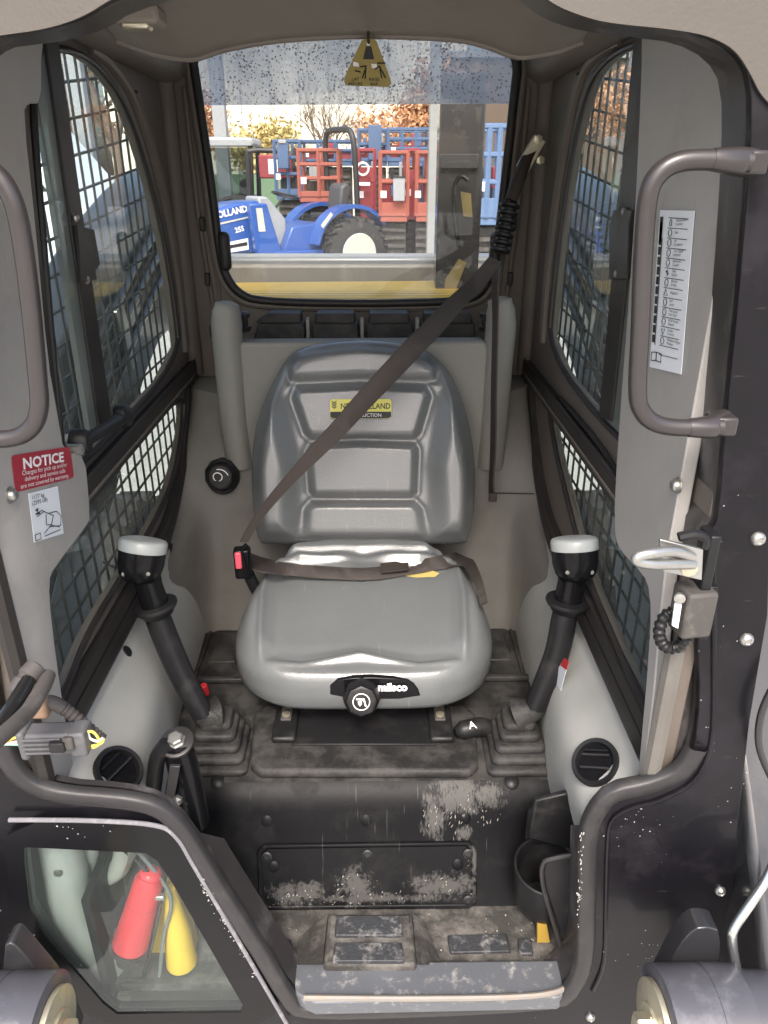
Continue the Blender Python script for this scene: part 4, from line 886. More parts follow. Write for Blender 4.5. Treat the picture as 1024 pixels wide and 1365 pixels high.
# seat cushion
half = [(0,1.085),(.08,1.085),(.135,1.090),(.175,1.106),(.207,1.134),(.229,1.172),(.240,1.215),(.243,1.27),(.236,1.33),(.220,1.385),(.195,1.43),(.16,1.462),(.08,1.478),(0,1.48)]
cx0 = .012
cpl = [(x, y) for x, y in half] + [(-x, y) for x, y in reversed(half[1:-1])]
cpl = [(p[0]*1.04+cx0, p[1]) for p in dens(cpl, 9)]
def cl(px, py, z=-.79):
    q = PZ(px, py, zr(z)); return (q.x, q.y)
mainp = [cl(a, b) for a, b in [(368,770),(480,766),(602,768),(612,800),(616,862),(560,866),(480,858),(400,866),(350,864),(356,800)]]
hump = [cl(a, b, -.75) for a, b in [(400,722),(480,716),(560,722),(592,742),(560,748),(480,744),(400,748),(372,742)]]
cb = [[cl(a, b) for a, b in q] for q in ([(352,748),(348,800),(340,868),(300,900),(285,820),(315,750)], [(616,748),(624,800),(630,868),(670,900),(680,820),(650,750)])]
def hc(P):
    h = (P[:, 1]-1.15)*.20
    d = polydist(P, mainp); h += -.015*sm(d, -.010, .026) + .0055*np.exp(-((d+.008)/.007)**2)
    d = polydist(P, hump); h += .014*sm(d, -.004, .02)
    for q in cb:
        d = polydist(P, q); h += .018*sm(d, -.002, .04)
    h += -.014*np.exp(-((P[:, 1]-1.405)/.012)**2)                     # crease in front of the rear roll
    h += -.018*sm(-(P[:, 1]-1.17), 0, .08)                             # front edge falls away
    h += -.006*np.exp(-((P[:, 0]-cx0)/.03)**2-((P[:, 1]-1.40)/.02)**2) + .0012*np.sin(P[:,0]*60+P[:,1]*25)*np.exp(-((P[:,1]-1.41)/.05)**2)
    return h
cush = pad_mesh(cpl, (cx0, 1.27), .055, .052, hc, lambda x, y, h: V(x, y, zr(-.797+h)), inset=.93)
obj('seat_cushion', cush, M['vinyl'], seat, smooth=80)
def ct(px, py, off=0): # point on the cushion top under a photo pixel
    q = PZ(px, py, zr(-.76))
    for _ in range(6):
        P = np.array([[q.x, q.y]]); e = max(polydist(P, cpl)[0], 0); R = .055
        rd = R*(math.sqrt(max(0, 1-(1-min(e/R, 1))**2))-1); h = float(hc(P)[0]*sm(np.array([e]), 0, R*.8)[0])+rd
        q = PZ(px, py, zr(-.797+h+off))
    return q
# torn patch showing yellow foam, and drain dimple
tear = [ct(a, b, .0015) for a, b in [(530,766),(548,761),(575,760),(586,764),(580,769),(555,770)]]
obj('torn_foam', MB().add(tear, [tuple(range(6))]), M['foam'], seat, smooth=0)
obj('cushion_dimple', MB().lathe(ct(482,771,.0), (0,-.3,1), [(-.004,.001),(-.003,.006),(.001,.0085),(.002,.010),(.0,.012)], 18), M['black'], seat)
# badge on the backrest
bd = empty_part('badge', seat)
def bs(px, py, off):
    q = ON(px, py, Bp+bnn*off, bnn); return q
bp_ = rrect(.128, .040, .006)
c0 = bs(481, 545, .016)
c0 = bs(481, 545, .0125)
obj('badge_plate', MB().prism([c0+bu*x+bv*y for x, y in bp_], bnn*.0015), M['badge'], bd, smooth=0)
obj('badge_band', MB().prism([c0+bnn*.0016+bu*x+bv*y for x, y in [(-.063,-.006),(.063,-.006),(.0635,-.016),(.058,-.0195),(-.058,-.0195),(-.0635,-.016)]], bnn*.0004), M['ink'], bd, smooth=0)
text('badge_lettering', 'NEW HOLLAND', .0165, c0+bnn*.0018+bu*.010+bv*.000, bu, bv, M['ink'], bd, align='CENTER', sx=.86, bold=.0003)
text('badge_lettering', 'CONSTRUCTION', .0105, c0+bnn*.0022+bu*.004-bv*.0165, bu, bv, M['inkw'], bd, align='CENTER', sx=.95)
lf = MB()
for k in range(3):
    for sg in (-1, 1):
        q = c0+bnn*.0018+bu*(-.055)+bv*(.0+k*.005); lf.add([q, q+bu*.0045*sg+bv*.004, q+bu*.005*sg+bv*.0075, q+bv*.003], [(0,1,2,3)])
obj('badge_emblem', lf, M['ink'], bd, smooth=0)
# under-frame, black apron with lettering, weight knob
obj('seat_base', MB().box((.012, 1.33, zr(-.925)), (.36,.28,.05)), M['black'], seat, bevel=.008)
obj('seat_pedestal', MB().box((.012, 1.35, zr(-.957)), (.26,.22,.025)), M['black'], seat, bevel=.004)
ap = [PY(a, b, 1.084) for a, b in [(440,908),(480,903),(540,905),(556,914),(562,932),(440,932)]]
obj('seat_apron', MB().prism(chaikin(ap, 1), V(0,.03,0)), M['gloss'], seat, bevel=.002)
text('apron_lettering', 'milsco', .0235, PY(504,921,1.081), (1,0,0), (0,0,1), M['inkw'], seat, sx=.86, bold=.0012)
kb = empty_part('weight_knob', seat)
kc = PY(482, 932, 1.055); kd = V(0,-1,.35).normalized()
obj('knob_body', MB().lathe(kc-kd*.035, kd, [(0,.026),(.005,.032),(.03,.034),(.044,.030),(.048,.026),(.049,.002)], 8), M['black'], kb, bevel=.006, seg=3, smooth=60)
a_ = V(1,0,0); b_ = kd.cross(a_)*-1; kf = kc+kd*.0145
obj('knob_emblem', MB().tube([kf+a_*.0145*math.cos(t)+b_*.0145*math.sin(t) for t in np.linspace(0,2*math.pi,33)], .0010, 5), M['inkw'], kb)
obj('knob_emblem', MB().add([kf+a_*x*.9+b_*y*.9 for x, y in [(-.010,-.007),(.006,-.007),(.010,.009),(.007,.009),(.004,-.003),(-.010,-.004)]], [tuple(range(6))]).add([kf+a_*x*.9+b_*y*.9 for x, y in [(-.007,-.001),(.001,-.001),(.001,.004),(-.003,.009),(-.006,.004)]], [tuple(range(5))]), M['inkw'], kb, smooth=0)
# ================================================================ SEAT BELT
belt = thing('seat_belt', 'dark brown shoulder and lap belt lying across the grey seat, red buckle at its left', 'seat belt', (0, 1.4, zr(-.75)))
def wv(px0, py0, px1, py1, y): return PY(px1, py1, y)-PY(px0, py0, y)
sh = [(700,325,676,335,1.62),(664,333,652,368,1.60),(640,362,622,402,1.56),(590,408,572,448,1.47),(540,455,525,498,1.39),(490,508,478,546,1.345),(440,560,434,592,1.32),(415,592,408,615,1.315),(390,615,380,640,1.315),(360,660,350,682,1.32),(334,700,326,716,1.33),(323,722,319,730,1.33)]
Lp = [(652,342,1.64),(628,370,1.60),(598,397,1.53),(565,430,1.45),(539,456,1.40),(505,493,1.365),(471,531,1.34),(440,567,1.32),(410,600,1.305),(385,630,1.30),(358,662,1.305),(335,695,1.315),(320,722,1.32)]
Rp = [(670,350),(644,384),(620,408),(588,445),(564,470),(529,507),(494,543),(462,577),(430,608),(400,636),(370,668),(345,698),(331,722)]
A_ = [PY(a, b, y) for a, b, y in Lp]; B_ = [PY(c, d, q[2]+.006) for (c, d), q in zip(Rp, Lp)]
A2, B2 = spline(A_, 6), spline(B_, 6)
def strap(name, A2, B2, th, m, parent):
    rows = []
    for i, (a, b) in enumerate(zip(A2, B2)):
        t = (A2[min(i+1,len(A2)-1)]-A2[max(i-1,0)]); nn = t.cross(b-a)
        nn = nn.normalized() if nn.length > 1e-9 else V(0,-1,0)
        if nn.y > 0: nn = -nn
        nn *= th/2; e = (b-a)*.03
        rows.append([a-nn, a+nn*.2+e*.0, a+e+nn, b-e+nn, b+nn*.2, b-nn])
    g_ = MB().grid(rows, True); return obj(name, g_, m, parent, smooth=50)
strap('shoulder_strap', A2, B2, .003, M['web'], belt)
lap = [(326,736,330,756),(345,744,350,763),(380,752,384,767),(430,757,432,771),(490,759,492,773),(540,752,542,766),(590,742,592,758),(612,739,614,754),(630,748,622,762),(643,775,634,782),(650,805,640,808)]
off = [.03,.040,.026,.012,.007,.007,.008,.010,.012,.006,-.01]
pl = []
for (a, b, c, d), o in zip(lap, off):
    def pt(px, py):
        if px > 632: return PZ(px, py, zr(-.770))
        if px < 340: return PZ(px, py, zr(-.745))
        return ct(px, py, o)
    pl.append((pt(a, b), pt(c, d)))
strap('lap_strap', spline([p[0]+V(0,0,.004) for p in pl], 6), spline([p[1] for p in pl], 6), .003, M['web'], belt)
q0 = [ct(a, b, .014) for a, b in [(507,753),(544,748),(545,761),(508,765)]]
obj('strap_keeper', MB().prism(q0, V(0,-.002,.005)), M['loose'], belt, bevel=.001)
bk_ = empty_part('buckle', belt); bc = PY(323, 748, 1.325)
obj('buckle_body', MB().box(bc+V(0,.006,-.006), (.034,.026,.066), rz=.1), M['gloss'], bk_, bevel=.006, seg=3)
obj('release_button', MB().box(bc+V(-.006,-.007,.006), (.013,.012,.036), rz=.1), M['redbtn'], bk_, bevel=.003)
obj('tongue', MB().tube([bc+V(.008,-.012,-.02), bc+V(.003,-.013,.035), bc+V(.012,-.012,.045), bc+V(.018,-.010,.035), bc+V(.017,-.010,-.02)], .0028, 8, closed=True), M['gloss'], bk_)
obj('buckle_stalk', MB().tube([bc+V(.006,.01,-.03), bc+V(.02,.02,-.08), bc+V(.03,.03,-.14)], .012, 10), M['black'], bk_)
ls_ = [(668,355,662,358),(665,372,656,374),(664,430,657,430),(662,520,655,520),(661,600,654,600),(658,645,652,645),(662,668,653,668)]
strap('loose_strap', spline([PY(a, b, 1.52) for a, b, c, d in ls_], 5), spline([PY(c, d, 1.545) for a, b, c, d in ls_], 5), .003, M['loose'], belt)
obj('strap_end', MB().box(PY(657,663,1.52), (.018,.008,.02)), M['loose'], belt, bevel=.003)
# bellows boot at the belt's upper anchor
b0, b1 = PY(666,337,1.66), PY(681,268,1.68); ax = (b1-b0)
pr_ = []
for k in range(7):
    h = ax.length*k/7; pr_ += [(h,.014),(h+.003,.0215),(h+.008,.0215),(h+.0105,.014)]
obj('anchor_bellows', MB().lathe(b0, ax, pr_, 20), M['black'], belt, smooth=35)
obj('anchor_stalk', MB().tube([b1, PY(694,232,1.70), PY(702,212,1.72)], [.013,.014,.012], 12), M['loose'], belt)
obj('upper_strap', MB().ribbon(spline([b1, PY(690,240,1.70), PY(706,205,1.74)], 4), [V(.030,.006,.012)]*9, .004, V(0,-1,0)), M['loose'], belt)
an = PY(708,205,1.745)
obj('anchor_plate', MB().box(an, (.03,.008,.07), M=Matrix.Rotation(.5,3,'Y')), M['brass'], belt, bevel=.002)
for d in ((-.012,0,-.03),(.012,0,.028),(.02,0,-.012)):
    obj('anchor_bolt', MB().lathe(an+V(*d), (0,-1,0), [(0,.009),(.008,.009),(.009,.004)], 6), M['brass'], belt, smooth=20)
# ================================================================ JOYSTICKS
def joystick(s, label):
    j = thing('joystick', label, 'control lever', (.25*s, 1.06, zr(-.97)), 'control levers beside the seat')
    if s < 0: base, t0, t1, t2, fl_, gt = (290,985), (272,955), (240,895), (213,830), (207,806), (188,750)
    else:     base, t0, t1, t2, fl_, gt = (690,985), (712,945), (741,875), (752,825), (757,800), (767,748)
    bb = PZ(base[0], base[1]+8, zr(-.96))
    # stepped rubber boot
    bo = empty_part('boot', j)
    for k in range(5):
        w = .122-.016*k; z0 = zr(-.982+.016*k); cc = V(bb.x - .006*k*(s)*-1*.0 + (-.005*k if s > 0 else -.003*k)*0, bb.y+.004*k, 0)
        sh_ = [(x, y) for x, y in rrect(w, w*.95, .012, 3)]
        loop = lambda sc, z: [V(cc.x+x*sc, cc.y+y*sc, z) for x, y in sh_]
        obj('boot_fold', MB().grid([loop(.90, z0-.004), loop(1.0, z0+.002), loop(1.0, z0+.009), loop(.93, z0+.013), loop(.82, z0+.0135)], True).add(loop(.82, z0+.0134), [tuple(range(len(sh_)))]), M['deck'], bo, smooth=50)
    P0 = PY(*t0, 1.075); P1 = PY(*t1, 1.09); P2 = PY(*t2, 1.10); P3 = PY(*fl_, 1.105); P4 = PY(*gt, 1.11)
    c5 = V(bb.x, bb.y+.018, zr(-.905))
    obj('boot_neck', MB().tube([c5, c5.lerp(P0,.6), P0, P0+(P1-P0)*.05], [.034,.024,.021,.0205], 18), M['deck'], bo, smooth=60)
    sl_ = spline([P0, P1, P2, P3], 7)
    obj('lever_sleeve', MB().tube(sl_, [.0192+.003*math.sin(i/len(sl_)*3) for i in range(len(sl_))], 18), M['black'], j, smooth=70)
    ax = (P4-P3).normalized()
    obj('collar', MB().lathe(P3-ax*.012, ax, [(-.012,.020),(-.006,.027),(.000,.029),(.004,.035),(.009,.038),(.013,.037),(.014,.027),(.015,.018)], 30), M['black'], j, smooth=50)
    obj('grip_neck', MB().tube([P3, P3.lerp(P4,.45), P4+ax*.0], [.0235,.0225,.030], 20), M['gloss'], j, smooth=70)
    hx = V(.17 if s < 0 else -.07, .36, 1).normalized()
    obj('grip_head', MB().lathe(P4-hx*.022, hx, [(-.012,.016),(-.008,.027),(.002,.034),(.020,.038),(.046,.0385)], 32), M['gloss'], j, smooth=60)
    obj('cap_band', MB().lathe(P4+hx*.020, hx, [(0,.0392),(.002,.0397),(.015,.0395),(.019,.037),(.0205,.032),(.021,.001)], 36), M['white'], j, smooth=60)
    for d in (-1, 1):
        obj('head_screw', MB().lathe(P4+V(.020*d, -.032, -.004), (0,-1,.2), [(0,.004),(.0015,.003),(.0018,.001)], 10), M['zinc'], j)
    return j
joystick(-1, 'black joystick with white capped grip left of the seat, beside the red buckle')
joystick(1, 'black joystick with white capped grip right of the seat, below the hanging loose strap')
# ================================================================ WARNING TAG
tg = thing('warning_tag', 'yellow triangular warning tag hanging on a cord before the rear window', 'warning tag', PY(491,60,1.36))
tp = [PY(a, b, 1.36) for a, b in [(482,54),(487,51.5),(497,51.5),(502,54),(521,106),(521.5,112),(517,116),(463,114),(459,110),(459,104)]]
hole = [PY(491+2.6*math.cos(t), 58+2.6*math.sin(t), 1.36) for t in np.linspace(0,2*math.pi,13)[:-1]]
obj('tag_plate', MB().prism(tp, V(0,.0012,0), [hole]), M['tagy'], tg, smooth=0)
obj('tag_cord', MB().tube([PY(491,40,1.36), PY(491,52,1.355), PY(491.5,58,1.358)], .0022, 8), M['loose'], tg)
dm = MB(); T = lambda pl_, r=.0009: dm.tube([PY(a, b, 1.3585) for a, b in pl_], r, 4)
T([(488,90),(483,104)]); T([(488,90),(487,105)]); T([(489,88),(480,89)]); T([(506,88),(509,104)]); T([(506,88),(514,104)]); T([(506,88),(500,92)]); T([(473,94),(481,96)]); T([(503,84),(514,84)])
dm.add([PY(a, b, 1.3588) for a, b in [(488,62),(495,62),(499,79),(484,79)]], [(0,1,2,3)])
obj('tag_pictogram', dm, M['ink'], tg, smooth=0)
dm = MB(); dm.add([PY(a, b, 1.3585) for a, b in [(471,82),(478,84),(479,89),(471,88)]], [(0,1,2,3)]); dm.add([PY(a, b, 1.3585) for a, b in [(495,85),(502,85),(503,90),(496,91)]], [(0,1,2,3)])
obj('tag_pictogram', dm, M['inkw'], tg, smooth=0)
text('tag_lettering', 'LIFT\nBEFORE', .0065, PY(474,108,1.3585), (1,0,0), (0,0,1), M['ink'], tg, align='CENTER')
text('tag_lettering', 'RAISE\nBAR', .0065, PY(499,108,1.3585), (1,0,0), (0,0,1), M['ink'], tg, align='CENTER')
# ================================================================ WIRING at the left doorpost
wh = thing('wiring_connector', 'dusty grey wiring plug with yellow, pink and green wires dangling at the left doorpost', 'wire connector', PY(75,985,.70))
cq = PY(70,984,.70); Rz = Matrix.Rotation(math.radians(-2),3,'Y')
obj('plug_body', MB().box(cq, (.062,.026,.030), M=Rz), M['conn'], wh, bevel=.004)
obj('plug_flange', MB().box(cq+V(-.030,0,-.001), (.010,.032,.040), M=Rz), M['conn'], wh, bevel=.004)
obj('plug_socket', MB().box(cq+V(.034,.0,.0), (.020,.028,.034), M=Rz), M['conn'], wh, bevel=.003)
for k in range(4): obj('plug_rib', MB().box(cq+V(-.006,-.0145,.010-.0065*k), (.046,.003,.003), M=Rz), M['conn'], wh, bevel=.0008)
obj('plug_clip', MB().box(cq+V(.014,-.018,.004), (.018,.010,.014), M=Rz), M['black'], wh, bevel=.002)
obj('plug_clip', MB().box(cq+V(.026,-.016,.006), (.012,.006,.018), M=Rz), M['dhose'], wh, bevel=.002)
for nm, pts in (('wy', [(5,990),(18,984),(34,982)]), ('wp', [(4,992),(20,989),(34,987)]), ('wg', [(4,992),(18,992),(34,993)])):
    obj('wire', MB().tube(spline([PY(a, b, .70) for a, b in pts], 4), .0017, 8), M[nm], wh)
for nm, pts in (('wy', [(112,978),(122,975),(130,982),(133,992)]), ('wy', [(112,992),(125,994),(136,990),(138,985)]), ('ww', [(110,973),(116,974),(120,984),(130,988),(137,984)]), ('wy', [(112,996),(126,996),(134,990)])):
    obj('wire', MB().tube(spline([PY(a, b, .70) for a, b in pts], 5), .0016, 8), M[nm], wh)
hp = spline([PY(a, b, .72) for a, b in [(54,938),(68,936),(84,944),(100,956),(116,970),(130,982),(136,987)]], 12)
obj('corrugated_sleeve', MB().tube(hp, [((.0082 if (i//2) % 2 else .0070) if i > 24 else .0085) for i in range(len(hp))], 14), M['dhose'], wh, smooth=20)
ho = thing('hydraulic_hoses', 'two dusty dark hoses with a threaded end reaching in at the left doorpost', 'hose', PY(20,930,.68))
obj('hose', MB().tube(spline([PY(a, b, y) for a, b, y in [(64,900,.70),(58,915,.68),(40,945,.64),(15,970,.60),(-20,1000,.56)]], 6), .0085, 14), M['dhose'], ho, smooth=70)
obj('hose', MB().tube(spline([PY(a, b, y) for a, b, y in [(44,895,.70),(36,910,.68),(15,945,.64),(-15,985,.60)]], 6), [.0085]*25, 14), M['hose'], ho, smooth=70)
h0, h1 = PY(48,890,.70), PY(28,915,.68)
obj('hose_fitting', MB().lathe(h0, h1-h0, [(-.004,.006),(-.002,.012),(.012,.013),(.014,.0105),(.018,.0105),(.02,.012),(.034,.011),(.036,.008)], 18), M['dhose'], ho, smooth=40)
obj('hose_boot', MB().box(PY(54,942,.715), (.020,.018,.026)), mat('rusty_bracket', (.25,.16,.10), .7, dirt=(.12,.09,.07), dirt_amt=.6, dirt_scale=60), ho, bevel=.004)
# ================================================================ RED TUBE and YELLOW BRACKET behind the corner glass
rt = thing('red_strut_tube', 'red plastic safety tube with black lower end, leaning behind the lower left corner glass', 'red tube', PY(170,1280,.78))
r0, r1 = PY(173,1262,.775), PY(201,1166,.80)
obj('tube_body', MB().tube([r0, r0.lerp(r1,.93), r1], [.028,.022,.018], 24), M['red'], rt, smooth=40)
obj('tube_cap', MB().tube([r1+ (r1-r0).normalized()*-.012, r1+(r1-r0).normalized()*.004, r1+(r1-r0).normalized()*.009], [.0155,.016,.011], 20), mat('red_cap', (.7,.04,.06), .3), rt, smooth=50)
obj('tube_base', MB().tube([r0+(r0-r1).normalized()*.03, r0+(r1-r0).normalized()*.004], [.014,.0225], 20), M['black'], rt)
yb = thing('yellow_bracket', 'yellow painted steel bracket standing right of the red tube behind the corner glass', 'bracket', PY(230,1280,.82))
obj('bracket_web', MB().prism([PY(a, b, .82) for a, b in [(222,1172),(246,1215),(264,1285),(196,1285),(208,1240)]], V(0,.03,0)), M['yellow'], yb, bevel=.005)
obj('bracket_fold', MB().tube([PY(226,1182,.81), PY(236,1235,.805), PY(243,1283,.80)], [.008,.020,.025], 20), M['yellow'], yb, bevel=.003)
obj('tube_rim', MB().lathe(r0, r1-r0, [(-.004,.026),(-.002,.0300),(.004,.0300),(.006,.027)], 24), M['black'], rt, smooth=40)
obj('tube_strap', MB().lathe(r0.lerp(r1,.62), r1-r0, [(0,.0205),(.001,.0240),(.007,.0235),(.008,.0205)], 24), mat('worn_red', (.30,.02,.03), .5), rt, smooth=40)
cb_ = thing('black_cables', 'thin black and clear cables crossing behind the corner glass between red tube and yellow bracket', 'cable', PY(215,1290,.79))
obj('cable', MB().tube(spline([PY(a, b, y) for a, b, y in [(150,1120,.80),(185,1150,.80),(212,1190,.79),(206,1240,.785),(192,1300,.78)]], 6), .0035, 8), M['hose'], cb_)
obj('cable', MB().tube(spline([PY(a, b, y) for a, b, y in [(165,1115,.81),(205,1160,.80),(228,1200,.79),(218,1250,.785),(212,1310,.78)]], 6), .003, 8), M['steelg'], cb_)
obj('cable_clip', MB().box(PY(213,1195,.785), (.016,.01,.008)), M['zinc'], cb_, bevel=.002)
# ================================================================ LOADER ARMS with pin bosses
chassis = thing('loader_chassis', 'black and yellow loader body with lift arms and lugged tyres around the cab', 'loader body', (0, 1.6, 0))
def arm(s, label):
    a = empty_part('lift_arm', chassis); a['label'] = label
    top = [(2.75,.02),(2.45,.00),(2.17,-.04),(1.85,-.126),(1.47,-.27),(1.10,-.46),(.84,-.72),(.62,-.98),(.56,-1.15)]
    bot = [(.62,-1.25),(.80,-1.16),(1.05,-1.02),(1.32,-.92),(1.45,-.72),(1.58,-.66),(1.81,-.51),(2.11,-.41),(2.45,-.46),(2.75,-.6)]
    poly = chaikin([V(.545*s, y, zr(z)) for y, z in top+bot], 1)
    obj('arm_plate', MB().prism(poly, V(.12*s,0,0)), M['arm'], a, bevel=.012, seg=3)
    for k, (dz, dx) in enumerate(((.10,.535),(.15,.53),(.205,.525))):
        pth = spline([V(dx*s, y, zr(z-dz)) for y, z in top[1:7]], 5)
        obj('hose', MB().tube(pth, .011, 10), M['hose'], a, smooth=70)
    for y, z in ((2.2,-.12),(1.7,-.25),(1.3,-.42)):
        obj('hose_clamp', MB().box(V(.533*s, y, zr(z-.10)), (.03,.05,.15), M=Matrix.Rotation(.3,3,'X')), M['zinc'], a, bevel=.003)
    px_, xi = (30, -.385) if s < 0 else (875, .400)
    c = V(xi, .60, zr(-1.02))
    obj('cross_tube', MB().cyl(c+V(.10*s,0,0), c+V(.18*s,0,0), .066, 30), M['boss'], a)
    pb_ = a
    obj('boss_sleeve', MB().lathe(c, (s,0,0), [(0,.070),(.002,.0745),(.06,.0745),(.0605,.0735),(.063,.0735),(.0635,.0745),(.106,.0745),(.108,.070)], 44), M['boss'], pb_, smooth=30)
    obj('boss_washer', MB().lathe(c-V(.009*s,0,0), (s,0,0), [(0,.055),(.001,.058),(.008,.058),(.009,.055)], 40), M['brass'], pb_, smooth=30)
    obj('boss_washer', MB().lathe(c-V(.013*s,0,0), (s,0,0), [(0,.030),(.004,.031),(.005,.030)], 30), M['brass'], pb_, smooth=30)
    obj('boss_bolt', MB().lathe(c-V(.030*s,0,0), (s,0,0), [(0,.016),(.002,.019),(.016,.019),(.0165,.024),(.018,.024)], 6), M['brass'], pb_, smooth=20)
    # lug the boss is welded to
    lg = [PY(x_, y_, .66) for x_, y_ in ([(4,1262),(14,1256),(24,1264),(80,1330),(110,1400),(0,1400)] if s < 0 else [(925,1238),(945,1236),(962,1242),(958,1300),(950,1330),(870,1330),(905,1262)])]
    obj('boss_lug', MB().prism(chaikin(lg, 1), V(0,.03,0)), M['arm'], a, bevel=.004)
    return a
arm(-1, 'left lift arm')
arm(1, 'right lift arm')
pipe = thing('steel_pipe', 'bright bent hydraulic steel pipe running down beside the right loader arm', 'pipe', PY(978,1235,.66))
obj('pipe_run', MB().tube(spline([PY(a, b, y) for a, b, y in [(1040,1130,.70),(1024,1168,.69),(1000,1205,.67),(980,1235,.66),(976,1252,.655),(982,1290,.65),(990,1320,.65)]], 6), .0065, 12), M['chrome'], pipe, smooth=80)
obj('pipe_run', MB().tube(spline([PY(a, b, .72) for a, b in [(1040,900),(1016,950),(1014,1000),(1040,1060)]], 6), .005, 10), M['arm'], pipe, smooth=80)
# ================================================================ MACHINE BODY behind the cab
hd = empty_part('engine_hood', chassis)
y0 = [PY(a, b, yy) for a, b, yy in [(280,412,1.98),(700,412,1.98),(700,373,2.22),(280,377,2.22)]]
obj('hood_plate', MB().prism(y0, V(0,0,-.02)), M['yellow'], hd)
m = MB()
for i in range(90):
    for j in range(5):
        f = (j+.5)/7+.02; x_ = 318+i*3.9+(j % 2)*1.95
        p0, p1 = PY(x_, 412, 1.98), PY(x_, 376, 2.22); c = p0.lerp(p1, .15+f*.62)+V(0,0,.006); r = .0030
        m.add([c+V(r*math.cos(t),r*1.6*math.sin(t),0) for t in (0,1.05,2.1,3.14,4.2,5.24)], [tuple(range(6))])
obj('hood_holes', m, M['ink'], hd, kind='stuff', smooth=0)
a, b = PY(298,348,2.5), PY(650,346,2.5)
obj('rear_beam', MB().box(V((a.x+b.x)/2, 2.52, a.z-.005), (b.x-a.x+.3, .12, .042)), M['steelg'], hd, bevel=.012)
obj('hood_side', MB().box(V(0,2.46,zr(-.345)), (1.0,.04,.13)), mat('hood_brown', (.16,.145,.12), .5, dirt=(.28,.26,.22), dirt_amt=.5, dirt_scale=20, streak=(1,1,.15)), hd, bevel=.01)
obj('hood_body', MB().box(V(0,2.3,zr(-.72)), (.98,.7,.36)), M['arm'], hd, bevel=.01)
mast = empty_part('exhaust_tower', chassis)
a, b = PY(587,138,2.15), PY(636,390,2.15)
obj('tower_body', MB().box(V((a.x+b.x)/2, 2.19, (a.z+b.z)/2+.02), (b.x-a.x, .08, a.z-b.z+.10)), mat('dark_housing', (.06,.055,.052), .25, coat=.5, dirt=(.14,.12,.1), dirt_amt=.4), mast, bevel=.004)
obj('tower_cap', MB().box(PY(612,215,2.145), (.10,.01,.035)), M['steelg'] if 0 else M['dhose'], mast, bevel=.002)
obj('tower_decal', MB().prism([PY(x_, y_, 2.148) for x_, y_ in [(614,255),(628,258),(630,290),(618,288)]], V(0,.002,0)), mat('faded_yellow', (.35,.27,.10), .5), mast, smooth=0)
obj('tower_hose', MB().tube(spline([PY(x_, y_, 2.13) for x_, y_ in [(612,330),(606,280),(606,250),(614,235),(624,240)]], 5), .006, 8), M['hose'], mast)
obj('tower_decal', MB().prism([PY(x_, y_, 2.148) for x_, y_ in [(594,372),(612,345),(622,350),(606,390),(592,390)]], V(0,.002,0)), mat('faded_yellow2', (.40,.31,.12), .5), mast, smooth=0)
# tyres of the machine
def wheel(c, R, W, m_r, parent, rim=None, lugs=22, ax=(1,0,0)):
    ax = Vector(ax); c = Vector(c)
    obj('tyre', MB().lathe(c-ax*W/2, ax, [(0,R*.58),(.01,R*.80),(W*.12,R*.93),(W*.3,R*.955),(W*.7,R*.955),(W*.88,R*.93),(W-.01,R*.80),(W,R*.58)], 40), m_r, parent, smooth=40)
    lm = MB(); up_ = V(0,0,1)
    for k in range(lugs):
        for sg in (-1, 1):
            t = 2*math.pi*(k+(.25*sg))/lugs; d = V(-math.sin(t)*ax.y, math.sin(t)*ax.x, math.cos(t)) if abs(ax.x) > .5 else V(math.sin(t),0,math.cos(t))
            tt = ax.cross(d); R3 = Matrix(((ax*1+tt*.45*sg).normalized(), (tt-ax*.45*sg).normalized(), d)).transposed()
            lm.box(c+d*R*.965+ax*W*.24*sg, (W*.5, R*.075, R*.09), M=R3)
    obj('tyre_tread', lm, m_r, parent, smooth=0)
    if rim:
        for sg in (1,-1):
            obj('rim', MB().lathe(c+ax*sg*W*.5, ax*-sg, [(-.01,R*.58),(.0,R*.60),(.01,R*.56),(.06,R*.50),(.08,R*.3),(.05,R*.25),(.04,R*.12),(.0,R*.11),(.0,.002)], 32), rim, parent, smooth=40)
for s, side in ((-1,'left'),(1,'right')):
    for yy, wh_ in ((1.12,'front'),(2.25,'rear')):
        w = empty_part('wheel', chassis)
        wheel((.86*s, yy, .40), .40, .26, M['rubber'], w, rim=mat('pale_rim_'+side+wh_, (.5,.5,.48), .4), lugs=18)
# ================================================================ YARD behind the machine
blue = mat('blue_paint', (.028,.085,.31), .3, var=.05, coat=.4); red_ = mat('orange_red_paint', (.30,.085,.06), .5, var=.08); dred = mat('dark_red_paint', (.24,.035,.045), .45)
rail_b = mat('blue_rail_paint', (.065,.115,.22), .4); pale = mat('pale_rim', (.45,.45,.40), .4); dark = mat('machine_black', (.02,.02,.022), .5)
greyp = mat('silver_plastic', (.30,.315,.33), .4); roadm = mat('chassis_dark', (.06,.055,.05), .6, dirt=(.25,.22,.2), dirt_amt=.5)
bwall = mat('cream_cladding', (.72,.68,.56), .8, var=.02, streak=(3,3,.1)); bdark = mat('brown_cladding', (.10,.07,.05), .7); hedge = mat('green_screen', (.12,.20,.12), .8)
